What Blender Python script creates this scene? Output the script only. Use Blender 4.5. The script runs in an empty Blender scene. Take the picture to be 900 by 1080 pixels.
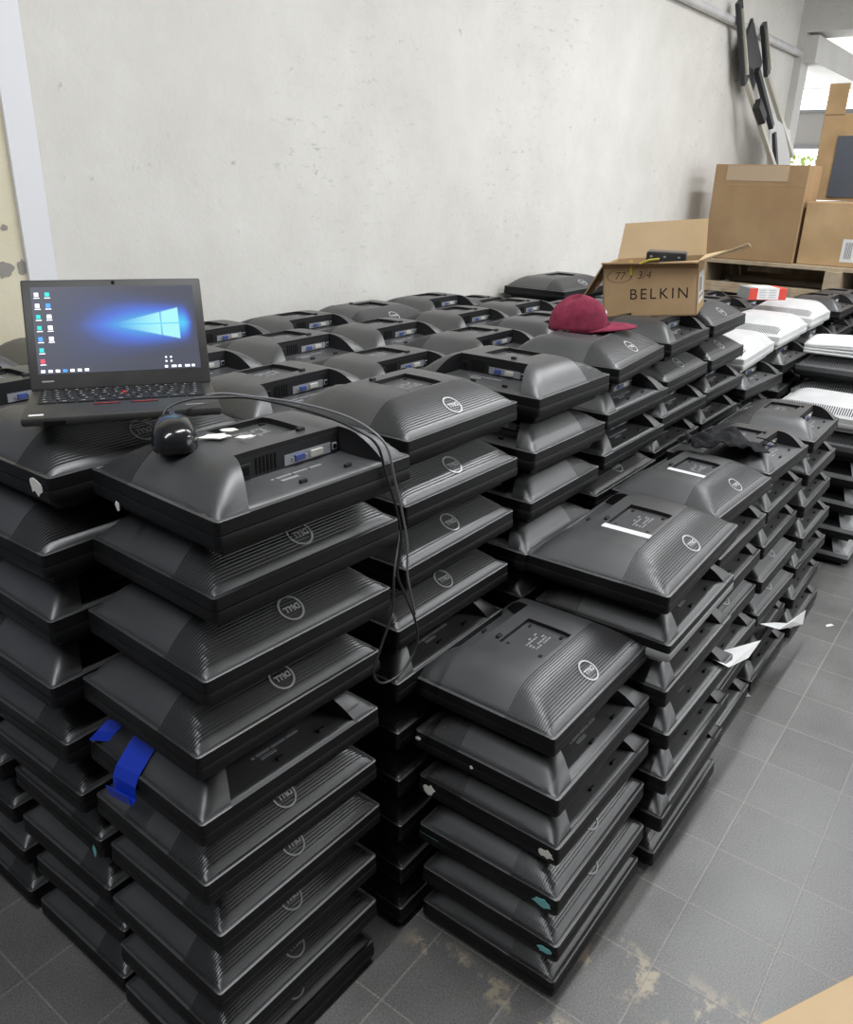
import bpy, bmesh, math, random
from mathutils import Vector, Matrix
random.seed(7)
R = math.radians
S = bpy.context.scene
COL = S.collection
sin, cos, pi = math.sin, math.cos, math.pi

# ------------------------------------------------------------------ materials
def mat(name, col, rough=.5, spec=.5, metal=0.0, emit=None, estr=1.0, alpha=None):
    m = bpy.data.materials.new(name); m.use_nodes = True
    b = m.node_tree.nodes['Principled BSDF']
    b.inputs['Base Color'].default_value = (*col, 1)
    b.inputs['Roughness'].default_value = rough
    b.inputs['Specular IOR Level'].default_value = spec
    b.inputs['Metallic'].default_value = metal
    if emit:
        b.inputs['Emission Color'].default_value = (*emit, 1)
        b.inputs['Emission Strength'].default_value = estr
    return m

def nodes(m): return m.node_tree.nodes, m.node_tree.links, m.node_tree.nodes['Principled BSDF']

def vary(m, c1, c2, scale, lo=.35, hi=.65, detail=4, bump=0, bscale=None, rough=None, coord='Object'):
    n, l, b = nodes(m)
    tc = n.new('ShaderNodeTexCoord'); no = n.new('ShaderNodeTexNoise')
    no.inputs['Scale'].default_value = scale; no.inputs['Detail'].default_value = detail
    l.new(tc.outputs[coord], no.inputs['Vector'])
    cr = n.new('ShaderNodeValToRGB'); e = cr.color_ramp.elements
    e[0].position = lo; e[0].color = (*c1, 1); e[1].position = hi; e[1].color = (*c2, 1)
    l.new(no.outputs['Fac'], cr.inputs['Fac']); l.new(cr.outputs['Color'], b.inputs['Base Color'])
    if rough:
        mr = n.new('ShaderNodeMapRange'); mr.inputs['To Min'].default_value = rough[0]; mr.inputs['To Max'].default_value = rough[1]
        l.new(no.outputs['Fac'], mr.inputs['Value']); l.new(mr.outputs['Result'], b.inputs['Roughness'])
    if bump:
        n2 = n.new('ShaderNodeTexNoise'); n2.inputs['Scale'].default_value = bscale or scale * 10
        l.new(tc.outputs[coord], n2.inputs['Vector'])
        bp = n.new('ShaderNodeBump'); bp.inputs['Strength'].default_value = bump; bp.inputs['Distance'].default_value = .002
        l.new(n2.outputs['Fac'], bp.inputs['Height']); l.new(bp.outputs['Normal'], b.inputs['Normal'])
    return m

M = {}
M['shell'] = vary(mat('black_textured_plastic', (.02, .02, .022), .5, .45), (.036, .036, .037), (.056, .056, .057), 9, .3, .75, 5, .08, 900, (.36, .48))
M['shell_grey'] = vary(mat('dark_grey_plastic', (.06, .06, .063), .5, .45), (.05, .05, .053), (.075, .075, .077), 9, .3, .75, 5, .25, 900, (.42, .55))
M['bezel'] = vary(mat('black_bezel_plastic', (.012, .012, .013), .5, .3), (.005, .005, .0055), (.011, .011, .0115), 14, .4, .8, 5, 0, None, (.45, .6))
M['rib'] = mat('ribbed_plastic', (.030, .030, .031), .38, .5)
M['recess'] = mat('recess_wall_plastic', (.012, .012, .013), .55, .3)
M['dark'] = mat('connector_black', (.008, .008, .009), .5, .4)
M['slot'] = mat('slot_black', (.003, .003, .003), .8, .2)
M['silver'] = mat('printed_silver', (.52, .52, .53), .5, .5)
M['print'] = mat('printed_grey', (.26, .26, .27), .6, .4)
M['steel'] = mat('connector_steel', (.34, .35, .37), .4, .5, .4)
M['blue'] = mat('connector_blue', (.05, .08, .26), .4)
M['cream'] = mat('connector_cream', (.50, .49, .44), .5)
M['white'] = vary(mat('white_monitor_plastic', (.62, .62, .61), .45), (.50, .50, .50), (.66, .66, .65), 6, .3, .7)
M['greyplast'] = vary(mat('light_grey_plastic', (.36, .37, .37), .45), (.27, .28, .28), (.40, .41, .41), 6, .3, .7)
M['ventdark'] = mat('vent_slots', (.02, .02, .022), .6)
for k_ in ('shell', 'shell_grey', 'rib'): nodes(M[k_])[2].inputs['Specular IOR Level'].default_value = 1.0
M['label'] = mat('white_sticker', (.72, .72, .72), .5)
M['scuff_white'] = mat('white_residue', (.75, .74, .68), .7)
M['scuff_teal'] = mat('teal_residue', (.20, .52, .50), .6)
M['tape'] = mat('blue_tape', (.01, .045, .52), .35, .5)
M['paper'] = mat('white_paper', (.72, .72, .71), .7)
M['laptop'] = vary(mat('laptop_black', (.022, .021, .02), .45), (.028, .027, .026), (.04, .038, .036), 20, .3, .7, 3, 0, None, (.42, .55))
M['key'] = mat('keycap_black', (.015, .015, .016), .4)
M['legend'] = mat('key_legend', (.32, .32, .32), .5)
M['red'] = mat('red_stripe', (.55, .03, .04), .4)
M['mouse'] = mat('glossy_black', (.012, .012, .013), .16, .5)
M['cable'] = mat('cable_black', (.02, .02, .021), .4)
M['cable_grey'] = mat('cable_grey', (.16, .16, .17), .4)
M['cap'] = vary(mat('maroon_cotton', (.22, .03, .06), .9, .2), (.17, .022, .045), (.27, .038, .075), 30, .3, .7, 4, .5, 600)
M['cap_white'] = mat('white_embroidery', (.8, .76, .76), .9)
M['mask'] = vary(mat('black_cloth', (.012, .012, .013), .9, .2), (.008, .008, .009), (.028, .028, .03), 40, .35, .65, 4, .5, 500)
M['card'] = vary(mat('cardboard', (.45, .30, .16), .85, .15), (.43, .29, .155), (.53, .365, .205), 5, .35, .7, 4, .2, 120)
M['card_light'] = vary(mat('cardboard_inside', (.60, .44, .26), .85, .15), (.56, .41, .24), (.64, .47, .29), 5, .35, .7)
M['card_dark'] = vary(mat('cardboard_brown', (.36, .23, .12), .85, .15), (.34, .22, .12), (.41, .275, .155), 4, .35, .7, 4, .2, 120)
M['sealing_tape'] = mat('clear_packing_tape', (.46, .34, .22), .15, .6)
M['ink'] = mat('black_ink', (.015, .013, .012), .6)
M['inkfaint'] = mat('faded_red_pencil', (.16, .05, .03), .8)
M['strap'] = mat('yellow_strap', (.55, .45, .05), .5)
M['wood'] = vary(mat('pallet_wood', (.45, .36, .25), .8, .2), (.36, .28, .19), (.52, .43, .31), 12, .3, .7)
M['wrap'] = vary(mat('black_stretch_wrap', (.01, .01, .011), .2, .6), (.006, .006, .007), (.02, .02, .022), 20, .3, .7, 4, 1.0, 60)
M['redcard'] = mat('red_carton', (.65, .06, .04), .5)
M['foam'] = mat('white_foam', (.82, .82, .82), .8, .2)
M['blkmetal'] = mat('black_powder_coat', (.03, .032, .035), .45)
M['alu'] = mat('pale_aluminium', (.62, .60, .52), .35, .5, .4)
M['screen_off'] = mat('grey_screen', (.09, .105, .13), .35, .5)
M['teal'] = mat('teal_sticker', (.08, .35, .33), .5)
M['lamp'] = mat('lamp_tube', (1, 1, 1), .5, emit=(1, .98, .95), estr=6)

# ------------------------------------------------------------------ object helpers
def tag(o, label=None, cat=None, group=None, kind=None):
    if label: o['label'] = label
    if cat: o['category'] = cat
    if group: o['group'] = group
    if kind: o['kind'] = kind
    return o

def thing(name, label, cat, loc=(0, 0, 0), rz=0, group=None):
    o = bpy.data.objects.new(name, None); COL.objects.link(o)
    o.location = loc; o.rotation_euler = (0, 0, rz); o.empty_display_size = .05
    return tag(o, label, cat, group)

def obj(name, bm, m, parent=None, smooth=False, angle=35):
    me = bpy.data.meshes.new(name)
    if isinstance(bm, bpy.types.Mesh): me = bm
    else:
        bm.normal_update(); bm.to_mesh(me); bm.free()
    for mm in (m if isinstance(m, (list, tuple)) else [m]): me.materials.append(mm)
    if smooth:
        for p in me.polygons: p.use_smooth = True
        try: me.set_sharp_from_angle(angle=R(angle))
        except Exception: pass
    o = bpy.data.objects.new(name, me); COL.objects.link(o)
    if parent: o.parent = parent
    return o

def box(bm, x0, y0, z0, x1, y1, z1, bev=0, mi=0, mtx=None):
    vs = [bm.verts.new((x, y, z)) for z in (z0, z1) for y in (y0, y1) for x in (x0, x1)]
    fs = [bm.faces.new([vs[i] for i in q]) for q in ((0, 2, 3, 1), (4, 5, 7, 6), (0, 1, 5, 4), (2, 6, 7, 3), (0, 4, 6, 2), (1, 3, 7, 5))]
    if bev:
        es = list({e for f in fs for e in f.edges})
        r = bmesh.ops.bevel(bm, geom=es, offset=bev, segments=2, affect='EDGES', profile=.5)
        vs = list({v for f in r['faces'] for v in f.verts} | {v for v in vs if v.is_valid})
        fs = list({f for v in vs for f in v.link_faces})
    for f in fs:
        if f.is_valid: f.material_index = mi
    if mtx: bmesh.ops.transform(bm, matrix=mtx, verts=[v for v in vs if v.is_valid])
    return vs

def bx(*a, **k):
    bm = bmesh.new(); box(bm, *a, **k); return bm

def poly(bm, pts, mi=0):
    f = bm.faces.new([bm.verts.new(p) for p in pts]); f.material_index = mi; return f

def prism(bm, pts, z0, z1, mi=0, mtx=None):
    a = [bm.verts.new((p[0], p[1], z0)) for p in pts]; b = [bm.verts.new((p[0], p[1], z1)) for p in pts]
    n = len(pts); fs = [bm.faces.new(a[::-1]), bm.faces.new(b)]
    for i in range(n): fs.append(bm.faces.new((a[i], a[(i + 1) % n], b[(i + 1) % n], b[i])))
    for f in fs: f.material_index = mi
    if mtx: bmesh.ops.transform(bm, matrix=mtx, verts=a + b)

def spline(pts, sub=8):
    P = [Vector(p) for p in pts]; out = []
    for i in range(len(P) - 1):
        a, b, c, d = P[max(i - 1, 0)], P[i], P[i + 1], P[min(i + 2, len(P) - 1)]
        for k in range(sub):
            t = k / sub
            out.append(.5 * ((2 * b) + (c - a) * t + (2 * a - 5 * b + 4 * c - d) * t * t + (3 * b - a - 3 * c + d) * t ** 3))
    out.append(P[-1]); return out

def tube(bm, pts, r, seg=8, mi=0):
    P = [Vector(p) for p in pts]; rings = []
    up = Vector((.13, .21, .97)).normalized()
    for i, p in enumerate(P):
        d = (P[min(i + 1, len(P) - 1)] - P[max(i - 1, 0)]).normalized()
        a = d.cross(up)
        if a.length < 1e-4: a = d.cross(Vector((1, 0, 0)))
        a.normalize(); b = d.cross(a)
        rr = r(i / (len(P) - 1)) if callable(r) else r
        rings.append([bm.verts.new(p + (a * cos(2 * pi * k / seg) + b * sin(2 * pi * k / seg)) * rr) for k in range(seg)])
    for i in range(len(rings) - 1):
        for k in range(seg):
            f = bm.faces.new((rings[i][k], rings[i][(k + 1) % seg], rings[i + 1][(k + 1) % seg], rings[i + 1][k])); f.material_index = mi
    for q in (rings[0][::-1], rings[-1]): bm.faces.new(q).material_index = mi

def text_bm(s, size, spacing=1.0, extrude=.0004, offset=0, align='CENTER', shear=0):
    cu = bpy.data.curves.new('txt', 'FONT'); cu.body = s; cu.size = size; cu.space_character = spacing
    cu.align_x = align; cu.align_y = 'CENTER'; cu.extrude = extrude; cu.offset = offset; cu.shear = shear; cu.resolution_u = 3
    o = bpy.data.objects.new('txt', cu); COL.objects.link(o)
    bpy.context.view_layer.update()
    dg = bpy.context.evaluated_depsgraph_get()
    me = bpy.data.meshes.new_from_object(o.evaluated_get(dg))
    bm = bmesh.new(); bm.from_mesh(me)
    bpy.data.objects.remove(o); bpy.data.curves.remove(cu); bpy.data.meshes.remove(me)
    return bm

def merge(dst, src, mtx=None, mi=0):
    me = bpy.data.meshes.new('tmp')
    if mtx: bmesh.ops.transform(src, matrix=mtx, verts=src.verts)
    for f in src.faces: f.material_index = mi
    src.to_mesh(me); src.free()
    dst.from_mesh(me); bpy.data.meshes.remove(me)

def frame(o, x, y):          # matrix from origin, x axis, approximate y axis
    x = Vector(x).normalized(); z = x.cross(Vector(y)).normalized(); y = z.cross(x)
    m = Matrix((x, y, z)).transposed().to_4x4(); m.translation = Vector(o); return m

# ------------------------------------------------------------------ the monitor (reference size L x D, lying on its screen)
L0, D0 = .390, .306
HL, HD = L0 / 2, D0 / 2
RT = .060; PITCH = .1130; BUL = PITCH - RT
RIB0, RIB1 = -HD + .0165, -HD + .098
Y0 = .078                                   # connector wall
def smooth_e(d, p=2.1):
    d = max(0, min(1, d)); return 1 - (1 - d) ** p
def hgt(x, y, smooth_dell=False):
    ex = smooth_e((HL - abs(x) - .006) / .094, 1.9); ed = smooth_e((y + HD - .006) / .139, 1.9); er = smooth_e((HD - y - .006) / .074, 1.9)
    edge = min(HL - abs(x), y + HD, HD - y)
    if edge < .0075:                       # flat lip and seam line round the rim
        return RT + (.0012 * min(1, edge / .002) if edge < .0066 else 0)
    a = [ex, ed, er]; k = .10
    m = -k * math.log(sum(math.exp(-v / k) for v in a)); m0 = -k * math.log(3 * math.exp(-1 / k))
    lo = -k * math.log(math.exp(0) + 2 * math.exp(-1 / k))
    m = max(0, (m - lo) / (m0 - lo))
    dome = 1 - .06 * ((x / HL) ** 2 + ((y) / HD) ** 2) / 2
    return RT + .0012 + (BUL - .0012) * min(1, m) * dome
def rnd(x, y, r=.007):                       # round the plan corners
    cx, cy = HL - r, HD - r
    if abs(x) > cx and abs(y) > cy:
        a, b = (abs(x) - cx) / r, (abs(y) - cy) / r
        n = math.hypot(a, b); m = max(a, b)
        if n > 1e-6:
            x = math.copysign(cx + a / n * m * r, x); y = math.copysign(cy + b / n * m * r, y)
    return x, y
def lin(a, b, n): return [a + (b - a) * i / n for i in range(n + 1)]
XB = .122
xs_pos = [0, .03, .056, .09, XB, .134, .146, .158, .168, .176, .182, .1866, .1878, .1890, .193, HL]
XS = [-x for x in xs_pos[:0:-1]] + xs_pos
IB0, IB1 = XS.index(-XB), XS.index(XB); IV0, IV1 = XS.index(-.056), XS.index(.056)
def xb(y):
    t = max(0, min(1, (y - Y0) / (HD - Y0))); return .104 + .036 * t ** 1.3
def colx(i, y):
    x = XS[i]
    if y < Y0 - .02: w = 0
    elif y < Y0: w = (y - Y0 + .02) / .02
    else: w = 1
    b = XB + (xb(y) - XB) * w
    if abs(x) <= XB: return x / XB * b
    return math.copysign(b + (abs(x) - XB) / (HL - XB) * (HL - b), x)

def rows_main():
    r = [-HD, -HD + .002, -HD + .006, -HD + .0072, -HD + .0084, RIB0]
    r2 = [RIB1] + [-.048, -.03, 0, .03, .048, .06] + [Y0] + lin(Y0, HD - .0084, 7)[1:] + [HD - .0072, HD - .006, HD - .002, HD]
    return r, r2
def build_grid(bm, rows, recess=True, hfun=hgt, floor_mi=0):
    V = {}
    def kind(i, j):
        y0, y1 = rows[j], rows[j + 1]
        if recess and y0 >= Y0 - 1e-6 and IB0 <= i < IB1: return 'p'
        if recess and y0 >= -.0481 and y1 <= .0481 and IV0 <= i < IV1: return 'v'
        return 't'
    def vert(i, j, k):
        key = (i, j, k)
        if key in V: return V[key]
        y = rows[j]; x = colx(i, y)
        h = hfun(x, y)
        if k == 'p':
            t = (y - Y0) / (HD - Y0); h = min(h, RT + .012 * (1 - t))
        if k == 'v': h = h - .009
        X, Y = rnd(x, y)
        V[key] = bm.verts.new((X, Y, h)); return V[key]
    n, m = len(XS) - 1, len(rows) - 1
    K = {(i, j): kind(i, j) for i in range(n) for j in range(m)}
    for (i, j), k in K.items():
        f = bm.faces.new((vert(i, j, k), vert(i + 1, j, k), vert(i + 1, j + 1, k), vert(i, j + 1, k)))
        if k == 'p': f.material_index = floor_mi
    for (i, j), k in K.items():
        for (di, dj, a, b) in ((1, 0, (i + 1, j), (i + 1, j + 1)), (0, 1, (i, j + 1), (i + 1, j + 1))):
            k2 = K.get((i + di, j + dj))
            if k2 and k2 != k:
                q = [vert(*a, k), vert(*b, k), vert(*b, k2), vert(*a, k2)]
                if (q[0].co - q[3].co).length < 1e-7: q.pop(3)
                elif (q[1].co - q[2].co).length < 1e-7: q.pop(2)
                if di: q = q[::-1]
                try:
                    f = bm.faces.new(q); f.material_index = 1
                except ValueError: pass
def ring(off, z, r=.007, n=4):
    pts = []; r2 = max(.003, r + off)
    for sx, sy, a0 in ((1, -1, -90), (1, 1, 0), (-1, 1, 90), (-1, -1, 180)):
        cx, cy = sx * (HL + off - r2), sy * (HD + off - r2)
        for k in range(n + 1):
            a = R(a0 + 90 * k / n); pts.append((cx + r2 * cos(a), cy + r2 * sin(a), z))
    return pts
def skin(bm, rings, cap_bottom=True, mi=0):
    vr = [[bm.verts.new(p) for p in q] for q in rings]; n = len(vr[0])
    for a, b in zip(vr[:-1], vr[1:]):
        for k in range(n): bm.faces.new((a[k], a[(k + 1) % n], b[(k + 1) % n], b[k])).material_index = mi
    if cap_bottom: bm.faces.new(vr[0][::-1])
    return vr
def shell_mesh(recess=True, ribs=True, floor_mi=0):
    bm = bmesh.new(); a, b = rows_main()
    if ribs:
        build_grid(bm, a, recess); build_grid(bm, b, recess)
    else:
        build_grid(bm, a + lin(RIB0, RIB1, 8)[1:-1] + b, recess, hgt, floor_mi)
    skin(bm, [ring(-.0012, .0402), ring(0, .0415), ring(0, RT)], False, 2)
    return bm
def strip_mesh():
    bm = bmesh.new(); n = 18; rows = []; dep = []
    p = (RIB1 - RIB0) / n
    for k in range(n):
        y = RIB0 + p * k
        rows += [y, y + p * .50, y + p * .60, y + p * .90]; dep += [0, 0, .0019, .0019]
    rows.append(RIB1); dep.append(0)
    dd = dict(zip([round(r, 6) for r in rows], dep))
    build_grid(bm, rows, False, lambda x, y: max(RT + .0004, hgt(x, y) - dd[round(y, 6)]))
    return bm
def bezel_mesh():
    bm = bmesh.new()
    skin(bm, [ring(-.024, .0), ring(-.020, .014), ring(-.004, .0185), ring(.0, .0215), ring(.0016, .0235), ring(.0016, .0372), ring(.0006, .0402), ring(-.004, .0408)])
    return bm
def badge_mesh():
    bm = bmesh.new(); y = -HD + .038
    h = hgt(0, y); dz = (hgt(0, y + .01) - hgt(0, y - .01)) / .02
    mt = frame((0, y, h + .0012), (-1, 0, 0), (0, -1, -dz))
    n = 40; r0, r1 = .0192, .0226
    b2 = bmesh.new()
    for k in range(n):
        a0, a1 = 2 * pi * k / n, 2 * pi * (k + 1) / n
        poly(b2, [(r0 * cos(a0), r0 * sin(a0), 0), (r1 * cos(a0), r1 * sin(a0), 0), (r1 * cos(a1), r1 * sin(a1), 0), (r0 * cos(a1), r0 * sin(a1), 0)])
    for s, x, rot in (('D', -.0115, 0), ('E', -.0038, 28), ('L', .0042, 0), ('L', .0110, 0)):
        merge(b2, text_bm(s, .0135, 1, 0.0001, .0006), Matrix.Translation((x, 0, 0)) @ Matrix.Rotation(R(rot), 4, 'Z'))
    merge(bm, b2, mt); return bm

def connector_meshes():
    """parts on the wall of the connector recess; wall plane y=Y0, facing +Y; local x runs along it"""
    out = []
    z0 = RT + .014
    y = Y0 + .0012
    bm = bmesh.new(); box(bm, -.100, Y0 + .0002, RT + .010, .100, y, RT + .045)
    out.append(('connector_panel', bm, M['dark'], False, None))
    bm = bmesh.new()
    for k in range(6): box(bm, .028 + k * .0072, y - .0005, z0 + .002, .031 + k * .0072, y + .0009, z0 + .026)
    out.append(('vent_slot_row', bm, M['slot'], False, 'connector_panel'))
    bm = bmesh.new(); box(bm, .077, y, z0 + .002, .098, y + .003, z0 + .022, .001)
    box(bm, .081, y + .0028, z0 + .006, .094, y + .0036, z0 + .018, 0, 1)
    out.append(('power_socket', bm, [M['dark'], M['slot']], False, 'connector_panel'))
    bm = bmesh.new(); box(bm, -.083, y, z0 + .001, .012, y + .0012, z0 + .017)
    out.append(('connector_plate', bm, M['steel'], False, 'connector_panel'))
    bm = bmesh.new(); box(bm, -.026, y + .001, z0 + .004, -.007, y + .005, z0 + .014, .001, 0)
    box(bm, -.031, y + .001, z0 + .006, -.028, y + .004, z0 + .011, 0, 1); box(bm, -.005, y + .001, z0 + .006, -.002, y + .004, z0 + .011, 0, 1)
    out.append(('vga_port', bm, [M['blue'], M['steel']], False, 'connector_panel'))
    bm = bmesh.new(); box(bm, -.064, y + .001, z0 + .004, -.039, y + .005, z0 + .014, .001)
    out.append(('dvi_port', bm, M['cream'], False, 'connector_panel'))
    bm = bmesh.new(); box(bm, -.096, y, z0 + .004, -.086, y + .003, z0 + .015, .001); box(bm, -.0945, y + .0028, z0 + .006, -.0875, y + .0034, z0 + .013, 0, 1)
    out.append(('usb_port', bm, [M['steel'], M['slot']], False, 'connector_panel'))
    return out
def small_meshes(full):
    out = []
    t = lambda yy: RT + .012 * (1 - (yy - Y0) / (HD - Y0))
    for x, yy in ((.02, .128), (-.075, .126)):
        bm = bmesh.new(); box(bm, x - .007, yy - .0025, t(yy) - .001, x + .007, yy + .0025, t(yy) + .005, .0008)
        out.append(('latch_tab', bm, M['dark'], False, None))
    bm = bmesh.new(); yy = .098
    for k in range(9):
        w = .004 + .003 * ((k * 7) % 3)
        box(bm, .055 - k * .011 - w, yy, t(yy) - .001, .055 - k * .011 + w * .5, yy + .004, t(yy) + .0006 + .0006)
    box(bm, .012, yy + .008, t(yy + .008) - .001, .045, yy + .014, t(yy + .008) + .0006)
    out.append(('port_legend', bm, M['print'], False, None))
    hz = hgt(0, 0) - .009
    bm = bmesh.new()
    rr = random.Random(3)
    for row in range(5):
        x = -.026
        while x < .024:
            w = rr.uniform(.003, .010)
            if rr.random() < .8: box(bm, x, -.018 + row * .007, hz - .002, x + w, -.0145 + row * .007, hz + .0005)
            x += w + .002
    out.append(('rating_print', bm, M['print'], False, None))
    for sx, sy in ((-.042, -.034), (.042, -.034), (-.042, .036), (.042, .036)):
        bm = bmesh.new()
        box(bm, sx - .005, sy - .003, hz - .003, sx + .005, sy + .003, hz + .002, .0008)
        box(bm, sx - .002, sy - .0015, hz + .001, sx + .002, sy + .0015, hz + .0023, 0, 1)
        out.append(('mount_boss', bm, [M['dark'], M['slot']], False, None))
    bm = bmesh.new(); hh = hgt(-.035, .062)
    box(bm, -.05, .052, hh - .004, -.036, .060, hh + .005, .001)
    out.append(('release_catch', bm, M['dark'], False, None))
    return out

def proto_objs(specs, holder):
    res = {}
    for name, bm, m, sm, par in specs:
        o = obj(name, bm, m, None, sm, 40); res.setdefault('list', []).append((o, par))
        COL.objects.unlink(o)
    return res['list']
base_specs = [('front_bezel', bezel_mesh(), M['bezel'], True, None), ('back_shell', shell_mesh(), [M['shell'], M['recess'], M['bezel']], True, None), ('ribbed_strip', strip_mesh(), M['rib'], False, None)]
BASE = proto_objs(base_specs, None)
BADGE = proto_objs([('badge', badge_mesh(), M['silver'], False, None)], None)
CONN = proto_objs(connector_meshes(), None)
SMALL = proto_objs(small_meshes(True), None)
sm2 = bmesh.new(); hz = hgt(-.035, -.02)
# white sticker strip beside the mount recess
box(sm2, -.082, -.055, hgt(-.072, 0) - .003, -.064, .050, hgt(-.072, 0) + .0004)
STICK = proto_objs([('barcode_sticker', sm2, M['label'], False, None)], None)

# the white / grey vented monitor
def vent_shell(): return shell_mesh(False, False)
def vent_strip():
    bm = bmesh.new()
    for k in range(40):
        x = -.166 + k * .0085
        ys = [-HD + .014 + .006 * q for q in range(7)]
        for y0, y1 in zip(ys[:-1], ys[1:]):
            h0, h1 = hgt(x, y0) + .0008, hgt(x, y1) + .0008
            poly(bm, [(x, y0, h0), (x + .0042, y0, h0), (x + .0042, y1, h1), (x, y1, h1)])
    return bm
def vent_proto(mname):
    return proto_objs([('front_bezel', bezel_mesh(), M['bezel'] if mname == 'shell_grey' else M[mname], True, None),
                       ('back_shell', vent_shell(), [M[mname]] * 3, True, None),
                       ('vent_grille', vent_strip(), M['ventdark'], False, None)], None)
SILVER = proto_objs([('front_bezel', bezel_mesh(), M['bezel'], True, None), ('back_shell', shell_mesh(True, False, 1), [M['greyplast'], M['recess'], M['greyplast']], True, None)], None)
VENTW, VENTG, VENTD = vent_proto('white'), vent_proto('greyplast'), vent_proto('shell_grey')

def place_parts(root, protos):
    made = {}
    for o, par in protos:
        c = o.copy(); COL.objects.link(c)
        c.parent = made[par] if par in made else root
        made[c.data.name.split('.')[0] if False else o.name.split('.')[0]] = c
    return made

ROT = {'D': 0, 'R': pi, 'P': pi / 2, 'Q': -pi / 2}
ALLMON = {}
PILE = []
def monitor(label, group, corner, dims, z, orient, s, ang=0, detail='mid', kind='black', tilt=None):
    w, d = dims
    a = R(ang)
    cx = corner[0] + w / 2 * cos(a) - d / 2 * sin(a); cy = corner[1] + w / 2 * sin(a) + d / 2 * cos(a)
    if detail == 'low':
        sc = (w / L0, d / D0, s) if orient in 'DR' else (d / L0, w / D0, s)
        PILE.append(Matrix.Translation((cx, cy, z)) @ Matrix.Rotation(ROT[orient] + a, 4, 'Z') @ Matrix.Diagonal((*sc, 1)))
        return None
    root = thing('monitor', label, 'monitor', (cx, cy, z), ROT[orient] + a, group)
    if tilt: root.rotation_euler = (R(tilt[0]), R(tilt[1]), root.rotation_euler[2])
    if orient in 'DR': root.scale = (w / L0, d / D0, s)
    else: root.scale = (d / L0, w / D0, s)
    if kind == 'black':
        place_parts(root, BASE)
        if detail != 'low':
            if detail in ('full', 'sticker', 'top') or orient in 'DQ': place_parts(root, BADGE)
            if detail in ('full', 'sticker', 'top') or orient in 'RP': place_parts(root, CONN)
            if detail in ('full', 'sticker'): place_parts(root, SMALL)
            elif orient in 'RP' or detail == 'top': place_parts(root, SMALL[:4] if detail == 'top' else SMALL[:3])
            if detail == 'sticker': place_parts(root, STICK)
    else:
        place_parts(root, {'white': VENTW, 'grey': VENTG, 'dark': VENTD, 'silver': SILVER}[kind])
    return root

ORD = ['top', 'second from the top', 'third from the top', 'fourth from the top', 'fifth from the top', 'sixth from the top', 'seventh from the top', 'third from the bottom', 'second from the bottom', 'bottom']
def ordinal(k, n):
    t = n - 1 - k
    if k == 0: return 'lowest'
    return ['topmost', 'second from top', 'third from top', 'fourth from top', 'fifth from top', 'sixth from top', 'seventh from top', 'eighth from top', 'ninth from top', 'tenth from top'][t]
LOOK = {'D': 'ribbed badge edge out', 'R': 'connector recess out', 'P': 'connector recess to the left', 'Q': 'badge edge to the left'}
def stack(phrase, corners, dims, s, orient, angs=None, details=None, kinds=None, topdims=None, group=None, labels=None):
    """corners: list from the floor up; one monitor per entry"""
    n = len(corners); out = []
    for k in range(n):
        kd = kinds[k] if kinds else 'black'
        o = orient[k]; dt = details[k] if details else 'mid'
        lab = f'{ {"black":"black","white":"white vented","grey":"pale grey vented","silver":"silver backed","dark":"dark grey vented"}[kd] } monitor {ordinal(k, n)} in {phrase}'
        if len(lab.split()) > 16: print('LONG', lab)
        if labels and k in labels: lab = labels[k]
        dd = topdims if (topdims and k == n - 1) else dims
        a = angs[k] if angs else 0
        out.append(monitor(lab, group or f'monitors in the {phrase}', corners[k], dd, s * PITCH * k, o, s, a, dt, kd))
    return out
def lean(x, y, n, dx=0, dy=0, j=.006):
    return [(x + dx * k / max(1, n - 1) + random.uniform(-j, j), y + dy * k / max(1, n - 1) + random.uniform(-j, j)) for k in range(n)]
def centre(x, y, dims, n, j=.006): return lean(x - dims[0] / 2, y - dims[1] / 2, n, 0, 0, j)
SM = (.372, .300); MD = (.405, .315)

# ---- near corner stack (under the mouse)
A = stack('near corner stack with blue tape',
    [(.525, .773), (.525, .766), (.526, .768), (.539, .770), (.525, .774), (.528, .772), (.534, .775), (.556, .773), (.585, .777), (.588, .762)],
    SM, .995, 'DDDDDRDDDR', [-1, -1, -1, -1, -2, -2, -2, -2.5, -2, -2.6], ['mid'] * 9 + ['full'],
    labels={9: 'black monitor under the mouse, connector recess facing out', 5: 'black monitor with blue tape on its left slope, connector recess out'})
# ---- stack carrying the laptop
Lp = stack('stack under the laptop',
    [(.536, 1.082), (.549, 1.079), (.536, 1.083), (.536, 1.086), (.518, 1.088), (.507, 1.085), (.500, 1.085), (.514, 1.083), (.518, 1.077), (.545, 1.078)],
    SM, .99, 'DDDDDDRRDD', [0, 1, 0, -1, 0, 1, 0, -1, 1, 0], ['mid'] * 9 + ['top'], labels={9: 'black monitor the laptop stands on, white scuff on its corner'})
# ---- third and fourth stacks on the left end
stack('third stack back on the left end', lean(.535, 1.415, 10, -.01, 0), SM, .985, 'DRDDRDRDDR', None, ['mid'] * 9 + ['full'])
stack('left-end stack against the wall', lean(.53, 1.75, 10, 0, 0), SM, .98, 'DDRDDDRDDR', None, ['low'] * 8 + ['mid', 'full'])
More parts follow.
